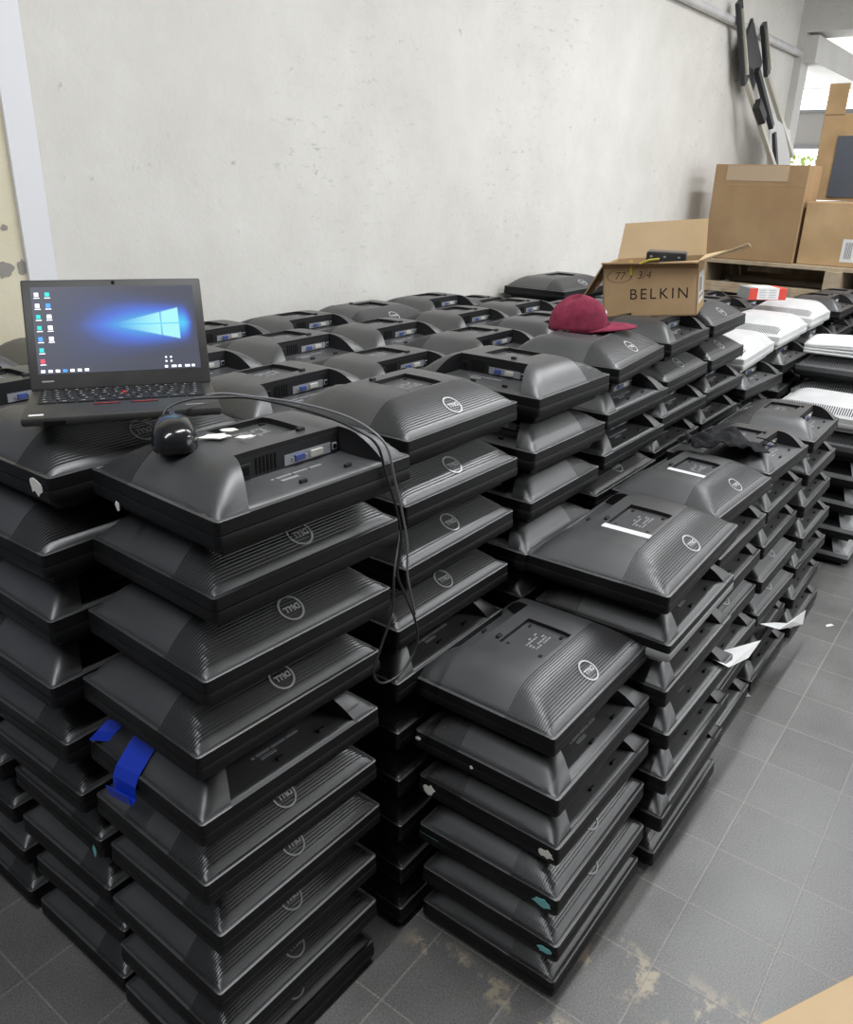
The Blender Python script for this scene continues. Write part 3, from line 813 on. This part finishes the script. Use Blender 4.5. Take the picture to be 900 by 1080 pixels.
# ------------------------------------------------------------------ face mask on the aisle row
mk = thing('face_mask', 'crumpled black cloth face mask on the aisle row monitors', 'mask', (2.325, .650, .788), R(-55))
bm = bmesh.new(); g = []; nx, ny = 28, 14
rr = random.Random(4)
for j in range(ny + 1):
    row = []
    for i in range(nx + 1):
        u, v = i / nx - .5, j / ny - .5
        x = u * .23; y = v * .14 * (1 - .35 * abs(u) * 2) + .02 * sin(u * 5)
        z = .030 * (1 - (2 * u) ** 2) * (1 - .8 * (2 * v) ** 2) + .009 * sin(14 * u + 5 * v) * cos(13 * v) + .005 * sin(31 * u + 11 * v) + .010
        if u > .10: z -= (u - .10) * .14
        row.append(bm.verts.new((x, y, max(z, -.012))))
    g.append(row)
for j in range(ny):
    for i in range(nx): bm.faces.new((g[j][i], g[j][i + 1], g[j + 1][i + 1], g[j + 1][i]))
o = obj('cloth_panel', bm, M['mask'], mk, True, 80); o.modifiers.new('thick', 'SOLIDIFY').thickness = .003
for sgn in (-1, 1):
    bm = bmesh.new()
    pts = [(sgn * .095, .03, .012), (sgn * .125, .028, .006), (sgn * .142, .0, .003), (sgn * .125, -.03, .004), (sgn * .095, -.03, .010)]
    tube(bm, spline(pts, 6), .0022, 6); obj('ear_loop', bm, M['mask'], mk, True)

# ------------------------------------------------------------------ foam sheets, red carton, scraps
fo = thing('foam_sheet_bundle', 'bundle of folded white foam sheets on the vented stack', 'foam', (3.97, .42, 7 * PITCH + .002), R(3))
for i in range(4):
    bm = bmesh.new(); g = []
    for j in range(13):
        row = []
        for k in range(9):
            x, y = k / 8 * .30, j / 12 * .42
            z = .012 * i + .010 * sin(y * 7 + .5) * (i / 3) + .006 * sin(x * 9) * i / 3
            ed = min(k, 8 - k, j, 12 - j); z -= .006 * (ed == 0) * (i == 3)
            row.append(bm.verts.new((x, y, z)))
        g.append(row)
    for j in range(12):
        for k in range(8): bm.faces.new((g[j][k], g[j][k + 1], g[j + 1][k + 1], g[j + 1][k]))
    o = obj('foam_sheet', bm, M['foam'], fo, True, 80); q = o.modifiers.new('thick', 'SOLIDIFY'); q.thickness = .011; q.offset = 1
rc = thing('carton', 'small red and white printed carton lying on white monitors', 'carton', (4.13, 1.17, .972), R(-47))
obj('carton_body', bx(0, 0, 0, .19, .12, .055, .002), M['redcard'], rc)
obj('carton_end', bx(-.0006, .001, .001, .04, .119, .0556), M['greyplast'], rc)
bm = bmesh.new(); box(bm, .042, -.0006, .003, .15, .121, .0558)
for i in range(4): 
    for j in range(2): box(bm, .05 + j * .05, -.0012, .012 + i * .011, .085 + j * .05, .0, .014 + i * .011, 0, 1)
obj('printed_panel', bm, [M['paper'], M['print']], rc)
bm = bmesh.new(); prism(bm, [(0, 0), (.055, -.055), (.09, .0)], 0, .0012); o = obj('paper_scrap', bm, M['paper']); o.location = (2.275, .50, .001)
tag(o, 'small white paper triangle on the floor beside the aisle stacks', 'paper')
bm = bmesh.new(); prism(bm, [(0, 0), (.03, -.018), (.035, -.006), (.012, .008)], 0, .001); o = obj('paper_chip', bm, M['paper']); o.location = (2.95, .36, .001)
tag(o, 'tiny white chip on the floor further along the aisle', 'paper')

# torn sheets poking out between the aisle stacks
def sheet(name, pts, label, m=M['paper']):
    bm = bmesh.new(); poly(bm, pts); o = obj(name, bm, m); q = o.modifiers.new('thick', 'SOLIDIFY'); q.thickness = .001
    return tag(o, label, 'paper')
sheet('torn_sheet', [(1.80, .47, .405), (1.79, .405, .40), (2.12, .41, .318), (1.96, .40, .345), (1.90, .47, .36)], 'torn white sheet sticking out between the second and third aisle stacks')
sheet('torn_sheet', [(2.36, .47, .24), (2.345, .41, .25), (2.50, .405, .21), (2.74, .41, .145), (2.68, .40, .12), (2.55, .47, .16)], 'torn white sheet poking out low between the third and fifth aisle stacks')

# ------------------------------------------------------------------ far pallet, boxes, mount
pal = thing('pallet', 'wooden pallet shelf under the big boxes at the far end', 'pallet', (5.85, .2, .80), 0)
for i in range(6): obj('top_board', bx(.03 + i * .19, 0, .185, .19 + i * .19, 1.90, .210, .002), M['wood'], pal)
for y in (0, .9, 1.78): obj('block', bx(.0, y + .01, .03, 1.1, y + .11, .185, .002), M['wood'], pal)
for x in (.02, .5, 1.0): obj('stringer', bx(x, .02, .03, x + .08, 1.86, .06, .002), M['wood'], pal)
obj('rear_light_stop', bx(1.06, .0, .03, 1.08, 1.88, .185), M['wood'], pal)  # unseen board added to keep far light out of the pallet gap
obj('bottom_board', bx(0, 0, .0, .12, 1.9, .028, .002), M['wood'], pal)
obj('bottom_board', bx(.95, 0, .0, 1.07, 1.9, .028, .002), M['wood'], pal)
wr = bmesh.new(); rr = random.Random(2)
def wrapped(name, x0, y0, x1, y1, z1, label):
    bm = bmesh.new(); nx, ny, nz = 10, 20, 14
    bmesh.ops.create_cube(bm, size=1)
    bmesh.ops.subdivide_edges(bm, edges=bm.edges, cuts=13, use_grid_fill=True)
    for v in bm.verts:
        v.co = Vector((x0 + (v.co.x + .5) * (x1 - x0), y0 + (v.co.y + .5) * (y1 - y0), (v.co.z + .5) * z1))
        if v.co.z > .01 and v.co.z < z1 - .001: v.co += Vector((rr.uniform(-.02, .02), rr.uniform(-.02, .02), rr.uniform(-.01, .01)))
    tag(obj(name, bm, M['wrap']), label, 'wrapped load')
wrapped('wrapped_load', 5.92, .24, 6.9, 1.12, .798, 'load in crinkled black stretch wrap under the right half of the pallet')
wrapped('wrapped_load', 5.92, 1.16, 6.9, 2.06, .798, 'load in crinkled black stretch wrap under the pallet beside the wall')
def carton(name, label, loc, rz, w, d, h, m, seam=True, tape=None, tilt=0):
    r = thing(name, label, 'box', loc, rz)
    obj('carton', bx(0, 0, 0, w, d, h, .004), m, r)
    if tape: obj('tape_band', bx(*tape), M['sealing_tape'], r)
    return r
b1 = carton('cardboard_box', 'largest brown cardboard box on the far pallet beside the wall', (5.93, 1.44, 1.012), 0, .34, .60, .60, M['card_dark'])
obj('top_flap_seam', bx(-.0015, .0, .475, .002, .60, .478), M['card'], b1)
obj('tape_band', bx(-.0022, .12, .50, .002, .52, .594), M['sealing_tape'], b1)
obj('side_edge', bx(-.002, -.0035, .0, .006, .004, .60), M['card'], b1)
b2 = carton('cardboard_box', 'tan cardboard box with white stickers at the right frame edge', (5.95, .62, 1.012), 0, .98, .80, .385, M['card'])
for y, z in ((.38, .20), (.45, .03)):
    o = obj('shipping_sticker', bx(-.0018, y, z, .001, y + .09, z + .14), M['label'], b2)
    bm = bmesh.new()
    for i in range(5): box(bm, -.0026, y + .03 + .009 * i, z + .02, -.001, y + .033 + .009 * i, z + .12)
    obj('sticker_print', bm, M['ink'], o)
b3 = thing('television_carton', 'tall narrow carton with a torn top and grey screen panel behind', 'box', (6.72, .74, 1.40), 0)
obj('carton', bx(0, 0, 0, .18, .86, .56, .004), M['card'], b3)
obj('torn_flap', bx(.0, .73, .55, .01, .86, .75, .002), M['card'], b3)
obj('screen_panel', bx(-.012, -.06, .02, .0, .74, .42, .002), M['screen_off'], b3)
# tall wall-mount frame leaning on the wall
mt = thing('screen_mount_frame', 'black and aluminium screen mount frame leaning against the wall', 'mount', (0, 0, 0))
def bar(name, p0, p1, w, t_, m, parent=mt):
    P0, P1 = Vector(p0), Vector(p1); d = P1 - P0
    bm = bmesh.new(); box(bm, -w / 2, -t_ / 2, 0, w / 2, t_ / 2, d.length, .002)
    z = d.normalized(); x = Vector((1, 0, 0)) - z * z.x; x.normalize(); y = z.cross(x)
    mm = Matrix((x, y, z)).transposed().to_4x4(); mm.translation = P0
    bmesh.ops.transform(bm, matrix=mm, verts=bm.verts); return obj(name, bm, m, parent)
bar('black_upright', (6.50, 2.12, 2.15), (6.22, 2.15, 2.61), .075, .03, M['blkmetal'])
bar('black_upright', (6.98, 2.12, 2.25), (6.80, 2.15, 2.56), .075, .03, M['blkmetal'])
bar('slot_inlay', (6.455, 2.10, 2.20), (6.235, 2.13, 2.57), .012, .03, M['alu'])
bar('slot_inlay', (6.955, 2.10, 2.28), (6.81, 2.13, 2.53), .012, .03, M['alu'])
bar('cross_plate', (6.78, 2.135, 2.20), (6.46, 2.15, 2.44), .30, .02, M['blkmetal'])
bar('aluminium_rail', (7.10, 1.95, 1.55), (6.52, 2.12, 2.17), .055, .03, M['alu'])
bar('aluminium_rail', (7.56, 1.99, 1.72), (6.95, 2.13, 2.28), .055, .03, M['alu'])
bar('black_arm', (7.0, 2.03, 1.90), (6.66, 2.10, 2.25), .055, .035, M['blkmetal'])
bar('black_arm', (7.13, 1.98, 1.60), (7.04, 2.02, 1.86), .05, .035, M['blkmetal'])
bar('bracket_clip', (6.72, 2.02, 1.93), (6.62, 2.05, 2.03), .10, .05, M['blkmetal'])
bd = thing('white_board', 'white panel leaning at the foot of the mount frame behind the boxes', 'panel', (0, 0, 0))
bm = bmesh.new(); prism(bm, [(7.05, 1.55), (7.60, 1.55), (7.40, 2.02), (7.02, 2.05)], 0, .02)
bm.free(); bm = bmesh.new()
vs = [(7.05, 1.80, 0.0), (7.80, 1.80, 0.0), (7.50, 2.02, 1.90), (6.98, 2.04, 1.98)]
poly(bm, vs); o = obj('board', bm, M['paper'], bd); o.modifiers.new('thick', 'SOLIDIFY').thickness = .02

# brown carton corner by the camera, lower right
fc = thing('cardboard_box', 'brown cardboard box corner on the floor, lower right corner', 'box', (1.225, -.55, .0), R(-27))
fc.location = (1.045, .108, 0)
fc.rotation_euler = (0, 0, R(-28.2))
bm = bmesh.new(); box(bm, 0, -.30, 0, .60, -.295, .2); box(bm, 0, -.005, 0, .60, 0, .2); box(bm, 0, -.30, 0, .005, 0, .2); box(bm, .595, -.30, 0, .60, 0, .2); box(bm, 0, -.30, 0, .60, 0, .004)
obj('carton', bm, M['card'], fc)
obj('flap', bx(0.004, -.16, .1985, .596, -.002, .203), M['card_light'], fc)
obj('flap', bx(0.004, -.298, .1985, .596, -.166, .203), M['card_light'], fc)

# ------------------------------------------------------------------ the room
def struct(name, bm, m, smooth=False):
    o = obj(name, bm, m, None, smooth); o['kind'] = 'structure'; return o
# floor tiles
fm = bpy.data.materials.new('grey_floor_tiles'); fm.use_nodes = True
n, l, b = nodes(fm)
tc = n.new('ShaderNodeTexCoord'); mp = n.new('ShaderNodeMapping'); l.new(tc.outputs['Object'], mp.inputs['Vector'])
mp.inputs['Location'].default_value = (-.04, -.122, 0)
br_ = n.new('ShaderNodeTexBrick'); l.new(mp.outputs['Vector'], br_.inputs['Vector'])
br_.offset = 0; br_.squash = 1
for k_, v_ in (('Scale', 1.0), ('Mortar Size', .0026), ('Mortar Smooth', .3), ('Brick Width', .2), ('Row Height', .193), ('Bias', 0)): br_.inputs[k_].default_value = v_
br_.inputs['Color1'].default_value = (.135, .132, .127, 1); br_.inputs['Color2'].default_value = (.165, .162, .157, 1); br_.inputs['Mortar'].default_value = (.225, .214, .196, 1)
no = n.new('ShaderNodeTexNoise'); no.inputs['Scale'].default_value = 260; no.inputs['Detail'].default_value = 3; l.new(tc.outputs['Object'], no.inputs['Vector'])
no2 = n.new('ShaderNodeTexNoise'); no2.inputs['Scale'].default_value = 5; no2.inputs['Detail'].default_value = 6; l.new(tc.outputs['Object'], no2.inputs['Vector'])
mr = n.new('ShaderNodeMapRange'); l.new(no.outputs['Fac'], mr.inputs['Value']); mr.inputs['From Min'].default_value = .3; mr.inputs['From Max'].default_value = .7; mr.inputs['To Min'].default_value = .66; mr.inputs['To Max'].default_value = 1.32
mr2 = n.new('ShaderNodeMapRange'); l.new(no2.outputs['Fac'], mr2.inputs['Value']); mr2.inputs['From Min'].default_value = .3; mr2.inputs['From Max'].default_value = .7; mr2.inputs['To Min'].default_value = .8; mr2.inputs['To Max'].default_value = 1.18
mul = n.new('ShaderNodeMath'); mul.operation = 'MULTIPLY'; l.new(mr.outputs[0], mul.inputs[0]); l.new(mr2.outputs[0], mul.inputs[1])
vm = n.new('ShaderNodeVectorMath'); vm.operation = 'SCALE'; l.new(br_.outputs['Color'], vm.inputs[0]); l.new(mul.outputs[0], vm.inputs['Scale'])
# beige grime line left along the near aisle stack
sp = n.new('ShaderNodeSeparateXYZ'); l.new(tc.outputs['Object'], sp.inputs[0])
def mth2(op, a, c):
    q = n.new('ShaderNodeMath'); q.operation = op
    for i_, v in enumerate((a, c)):
        if isinstance(v, (int, float)): q.inputs[i_].default_value = v
        else: l.new(v, q.inputs[i_])
    return q.outputs[0]
def ss2(v, a, c):
    q = n.new('ShaderNodeMapRange'); q.interpolation_type = 'SMOOTHSTEP'; l.new(v, q.inputs['Value'])
    q.inputs['From Min'].default_value = a; q.inputs['From Max'].default_value = c; return q.outputs[0]
no3 = n.new('ShaderNodeTexNoise'); no3.inputs['Scale'].default_value = 14; no3.inputs['Detail'].default_value = 8; no3.inputs['Roughness'].default_value = .7; l.new(tc.outputs['Object'], no3.inputs['Vector'])
d1 = mth2('ABSOLUTE', mth2('SUBTRACT', sp.outputs['X'], .995), 0)
l1 = mth2('MULTIPLY', mth2('SUBTRACT', 1, ss2(d1, .012, .045)), mth2('MULTIPLY', ss2(sp.outputs['Y'], .05, .2), mth2('SUBTRACT', 1, ss2(sp.outputs['Y'], .70, .78))))
d2 = mth2('ABSOLUTE', mth2('SUBTRACT', sp.outputs['X'], 1.20), 0)
l2 = mth2('MULTIPLY', mth2('SUBTRACT', 1, ss2(d2, .02, .09)), mth2('MULTIPLY', ss2(sp.outputs['Y'], -.1, .1), mth2('SUBTRACT', 1, ss2(sp.outputs['Y'], .42, .46))))
gr = mth2('MULTIPLY', mth2('MAXIMUM', l1, l2), ss2(no3.outputs['Fac'], .51, .60))
mx = n.new('ShaderNodeMix'); mx.data_type = 'RGBA'; l.new(gr, mx.inputs['Factor']); l.new(vm.outputs[0], mx.inputs['A']); mx.inputs['B'].default_value = (.36, .31, .23, 1)
l.new(mx.outputs['Result'], b.inputs['Base Color'])
rg = n.new('ShaderNodeMapRange'); l.new(no2.outputs['Fac'], rg.inputs['Value']); rg.inputs['To Min'].default_value = .22; rg.inputs['To Max'].default_value = .46
l.new(rg.outputs[0], b.inputs['Roughness'])
bp = n.new('ShaderNodeBump'); bp.inputs['Strength'].default_value = .35; bp.inputs['Distance'].default_value = .002
hh = mth2('SUBTRACT', mth2('MULTIPLY', no.outputs['Fac'], .3), br_.outputs['Fac']); l.new(hh, bp.inputs['Height']); l.new(bp.outputs['Normal'], b.inputs['Normal'])
struct('floor', bx(-4, -5, -.1, 12, 2.2, 0), fm)

# plaster wall
def plaster(name, c1, c2, spots=True):
    m = bpy.data.materials.new(name); m.use_nodes = True
    n, l, b = nodes(m); b.inputs['Roughness'].default_value = .85; b.inputs['Specular IOR Level'].default_value = .2
    tc = n.new('ShaderNodeTexCoord')
    a = n.new('ShaderNodeTexNoise'); a.inputs['Scale'].default_value = 1.6; a.inputs['Detail'].default_value = 9; a.inputs['Roughness'].default_value = .65; l.new(tc.outputs['Object'], a.inputs['Vector'])
    cr = n.new('ShaderNodeValToRGB'); e = cr.color_ramp.elements; e[0].position = .32; e[0].color = (*c1, 1); e[1].position = .68; e[1].color = (*c2, 1); l.new(a.outputs['Fac'], cr.inputs['Fac'])
    s = n.new('ShaderNodeTexNoise'); s.inputs['Scale'].default_value = 16; s.inputs['Detail'].default_value = 8; s.inputs['Roughness'].default_value = .72; l.new(tc.outputs['Object'], s.inputs['Vector'])
    p = n.new('ShaderNodeMapRange'); l.new(s.outputs['Fac'], p.inputs['Value']); p.inputs['From Min'].default_value = .645; p.inputs['From Max'].default_value = .71; p.inputs['To Max'].default_value = .75
    mx = n.new('ShaderNodeMix'); mx.data_type = 'RGBA'; l.new(p.outputs[0], mx.inputs['Factor']); l.new(cr.outputs['Color'], mx.inputs['A']); mx.inputs['B'].default_value = (.36, .34, .31, 1)
    last = mx.outputs['Result']
    if spots:      # thin dark scrapes and pits, thickest over the middle of the wall
        mp = n.new('ShaderNodeMapping'); mp.inputs['Scale'].default_value = (9, 9, 26); mp.inputs['Rotation'].default_value = (0, R(8), 0); l.new(tc.outputs['Object'], mp.inputs['Vector'])
        q = n.new('ShaderNodeTexNoise'); q.inputs['Scale'].default_value = 1.4; q.inputs['Detail'].default_value = 10; q.inputs['Roughness'].default_value = .8; l.new(mp.outputs[0], q.inputs['Vector'])
        r1 = n.new('ShaderNodeMapRange'); l.new(q.outputs['Fac'], r1.inputs['Value']); r1.inputs['From Min'].default_value = .56; r1.inputs['From Max'].default_value = .64
        w = n.new('ShaderNodeTexNoise'); w.inputs['Scale'].default_value = .9; w.inputs['Detail'].default_value = 2; l.new(tc.outputs['Object'], w.inputs['Vector'])
        r2 = n.new('ShaderNodeMapRange'); l.new(w.outputs['Fac'], r2.inputs['Value']); r2.inputs['From Min'].default_value = .44; r2.inputs['From Max'].default_value = .60; r2.inputs['To Max'].default_value = .7
        xx = n.new('ShaderNodeSeparateXYZ'); l.new(tc.outputs['Object'], xx.inputs[0])
        r3 = n.new('ShaderNodeMapRange'); l.new(xx.outputs['X'], r3.inputs['Value']); r3.inputs['From Min'].default_value = 1.85; r3.inputs['From Max'].default_value = 2.15; r3.inputs['To Min'].default_value = .2
        k1 = n.new('ShaderNodeMath'); k1.operation = 'MULTIPLY'; l.new(r1.outputs[0], k1.inputs[0]); l.new(r2.outputs[0], k1.inputs[1])
        k2 = n.new('ShaderNodeMath'); k2.operation = 'MULTIPLY'; l.new(k1.outputs[0], k2.inputs[0]); l.new(r3.outputs[0], k2.inputs[1])
        m2 = n.new('ShaderNodeMix'); m2.data_type = 'RGBA'; l.new(k2.outputs[0], m2.inputs['Factor']); l.new(last, m2.inputs['A']); m2.inputs['B'].default_value = (.40, .39, .37, 1)
        last = m2.outputs['Result']
    l.new(last, b.inputs['Base Color'])
    bp = n.new('ShaderNodeBump'); bp.inputs['Strength'].default_value = .3; bp.inputs['Distance'].default_value = .01; l.new(s.outputs['Fac'], bp.inputs['Height']); l.new(bp.outputs['Normal'], b.inputs['Normal'])
    return m
WM = plaster('white_plaster', (.64, .62, .575), (.76, .742, .70)); CM = plaster('cream_plaster', (.66, .60, .43), (.74, .69, .53)); BM_ = plaster('beam_plaster', (.62, .61, .58), (.72, .71, .69))
WY = 2.22
struct('wall_back', bx(1.22, WY, 0, 7.98, WY + .2, 3.4), WM)
struct('wall_left', bx(.6, WY, 0, 1.18, WY + .2, 3.4), CM)
o = struct('trim_1', bx(1.155, WY - .012, 0, 1.235, WY + .01, 3.4, .002), mat('white_trim', (.76, .76, .78), .7))
bm = bmesh.new(); tube(bm, [(1.24, WY - .03, 2.50), (8.3, WY - .03, 2.51)], .028, 12); struct('trim_2', bm, M['white'], True)
# patches where the cream plaster has chipped
CH = mat('chipped_plaster', (.30, .28, .25), .9)
for i_, (x, z, w, h) in enumerate(((1.08, 1.47, .06, .08), (1.10, 1.225, .055, .05), (1.145, 1.228, .035, .045), (1.115, 1.33, .02, .02))):
    rr = random.Random(60 + i_); bm = bmesh.new(); nn = 18
    p = [(x + w / 2 * cos(2 * pi * k / nn) * rr.uniform(.6, 1.1), z + h / 2 * sin(2 * pi * k / nn) * rr.uniform(.6, 1.1)) for k in range(nn)]
    poly(bm, [(a, WY - .001, c) for a, c in p]); o = obj('chipped_patch', bm, CH); o['kind'] = 'structure'
# ceiling and beams at the far end
struct('ceiling', bx(-4, -5, 3.3, 12, WY + .2, 3.5), BM_)
struct('trim_3', bx(7.98, -5, 2.66, 8.35, 2.42, 3.3), BM_)                 # cross beam
struct('trim_4', bx(8.0, 2.06, 2.44, 12, 2.24, 2.64), BM_)                # beam running on along the wall line
struct('trim_5', bx(7.98, 2.16, 0, 8.20, 2.42, 2.66), BM_)                # column at the wall end
struct('wall_far', bx(10.8, -5, 2.52, 11.0, 6, 3.3), BM_)
struct('trim_6', bx(10.8, -5, 1.93, 11.0, 6, 2.27), mat('weathered_beam', (.17, .16, .145), .8))
struct('trim_7', bx(10.78, -5, 2.27, 11.02, 6, 2.30), mat('dark_frame', (.10, .10, .10), .6))
struct('trim_8', bx(10.78, -5, 1.90, 11.02, 6, 1.93), bpy.data.materials['dark_frame'])
struct('trim_9', bx(10.8, -5, 0, 11.0, 6, 1.45), BM_)
GW = mat('added_grey_wall', (.22, .235, .27), .8)  # walls out of view, added to hold back side daylight; grey-blue cools bounce
struct('wall_side', bx(-4, WY, 0, .6, WY + .2, 3.4), GW)  # unseen; grey in place of continuing cream plaster, to cut warm bounce
struct('wall_front', bx(-4.2, -5, 0, -4, WY + .2, 3.4), GW)
struct('wall_right', bx(-4, -5.2, 0, 3.0, -5, 3.4), GW)
struct('trim_10', bx(3.0, -5.2, 0, 12, -5, .9), GW)
# greenery outside the far opening
tr = thing('shrub', 'small patch of bright green leaves outside the far opening', 'plant', (11.5, 2.95, 0))
bm = bmesh.new(); rr = random.Random(21)
for i in range(420):
    a, h_ = rr.uniform(0, 2 * pi), rr.uniform(.6, 1.85); rad = .42 * rr.random() ** .5
    c = Vector((rad * cos(a), rad * sin(a), h_)); u = Vector((rr.uniform(-1, 1), rr.uniform(-1, 1), rr.uniform(-1, 1))).normalized(); v = u.cross(Vector((.3, .5, .8))).normalized()
    poly(bm, [c - u * .05, c + v * .025, c + u * .05, c - v * .025])
obj('foliage', bm, mat('leaf_green', (.30, .42, .04), .6), tr)
bm = bmesh.new(); tube(bm, [(0, 0, 0), (.02, 0, .8), (0, .02, 1.5)], .02, 6); obj('stem', bm, M['wood'], tr)

# ------------------------------------------------------------------ lamps and daylight
def tube_light(x, y, z, ln, e):
    r = thing('ceiling_lamp', f'fluorescent tube lamp on the ceiling', 'lamp', (x, y, z), 0, 'ceiling tube lamps above the aisle')
    obj('lamp_housing', bx(-ln / 2, -.06, .0, ln / 2, .06, .05, .004), M['white'], r)
    bm = bmesh.new(); tube(bm, [(-ln / 2 + .03, 0, -.02), (ln / 2 - .03, 0, -.02)], .014, 10); obj('tube', bm, M['lamp'], r)
    L = bpy.data.lights.new('tube_glow', 'AREA'); L.shape = 'RECTANGLE'; L.size = ln; L.size_y = .12; L.energy = e; L.color = (.95, .975, 1)
    lo = bpy.data.objects.new('tube_glow', L); COL.objects.link(lo); lo.location = (x, y, z - .05)
for x, y, e_ in ((-.7, .6, 41), (1.4, .5, 40), (3.6, .5, 34), (5.3, .45, 34), (4.0, -1.5, 56), (6.6, -1.5, 48)): tube_light(x, y, 3.22, 1.5, e_)
W = bpy.data.worlds.new('daylight'); S.world = W; W.use_nodes = True
W.node_tree.nodes['Background'].inputs['Color'].default_value = (.96, .98, 1.0, 1)
W.node_tree.nodes['Background'].inputs['Strength'].default_value = 3.0

for P_ in (BASE, BADGE, CONN, SMALL, STICK, SILVER, VENTW, VENTG, VENTD):
    for o_, q_ in P_:
        if o_.name in bpy.data.objects: bpy.data.objects.remove(o_)

# ------------------------------------------------------------------ camera
f_, pitch, roll, yaw, H = 854.6, R(22.4), R(1.527), R(36.587), 1.477
fh = Vector((cos(yaw), sin(yaw), 0)); r0 = Vector((sin(yaw), -cos(yaw), 0)); up = Vector((0, 0, 1))
fw = fh * cos(pitch) - up * sin(pitch); cu0 = up * cos(pitch) + fh * sin(pitch)
rr_ = r0 * cos(roll) + cu0 * sin(roll); cu_ = cu0 * cos(roll) - r0 * sin(roll)
cam = bpy.data.cameras.new('camera'); cam.sensor_fit = 'VERTICAL'; cam.sensor_height = 36; cam.lens = f_ / 1080 * 36; cam.clip_start = .02
co = bpy.data.objects.new('camera', cam); COL.objects.link(co)
mm = Matrix((rr_, cu_, -fw)).transposed().to_4x4(); mm.translation = (0, 0, H); co.matrix_world = mm
S.camera = co
S.view_settings.view_transform = 'Standard'; S.view_settings.look = 'None'; S.view_settings.gamma = 1; S.view_settings.use_curve_mapping = False
S.view_settings.exposure = 0.0
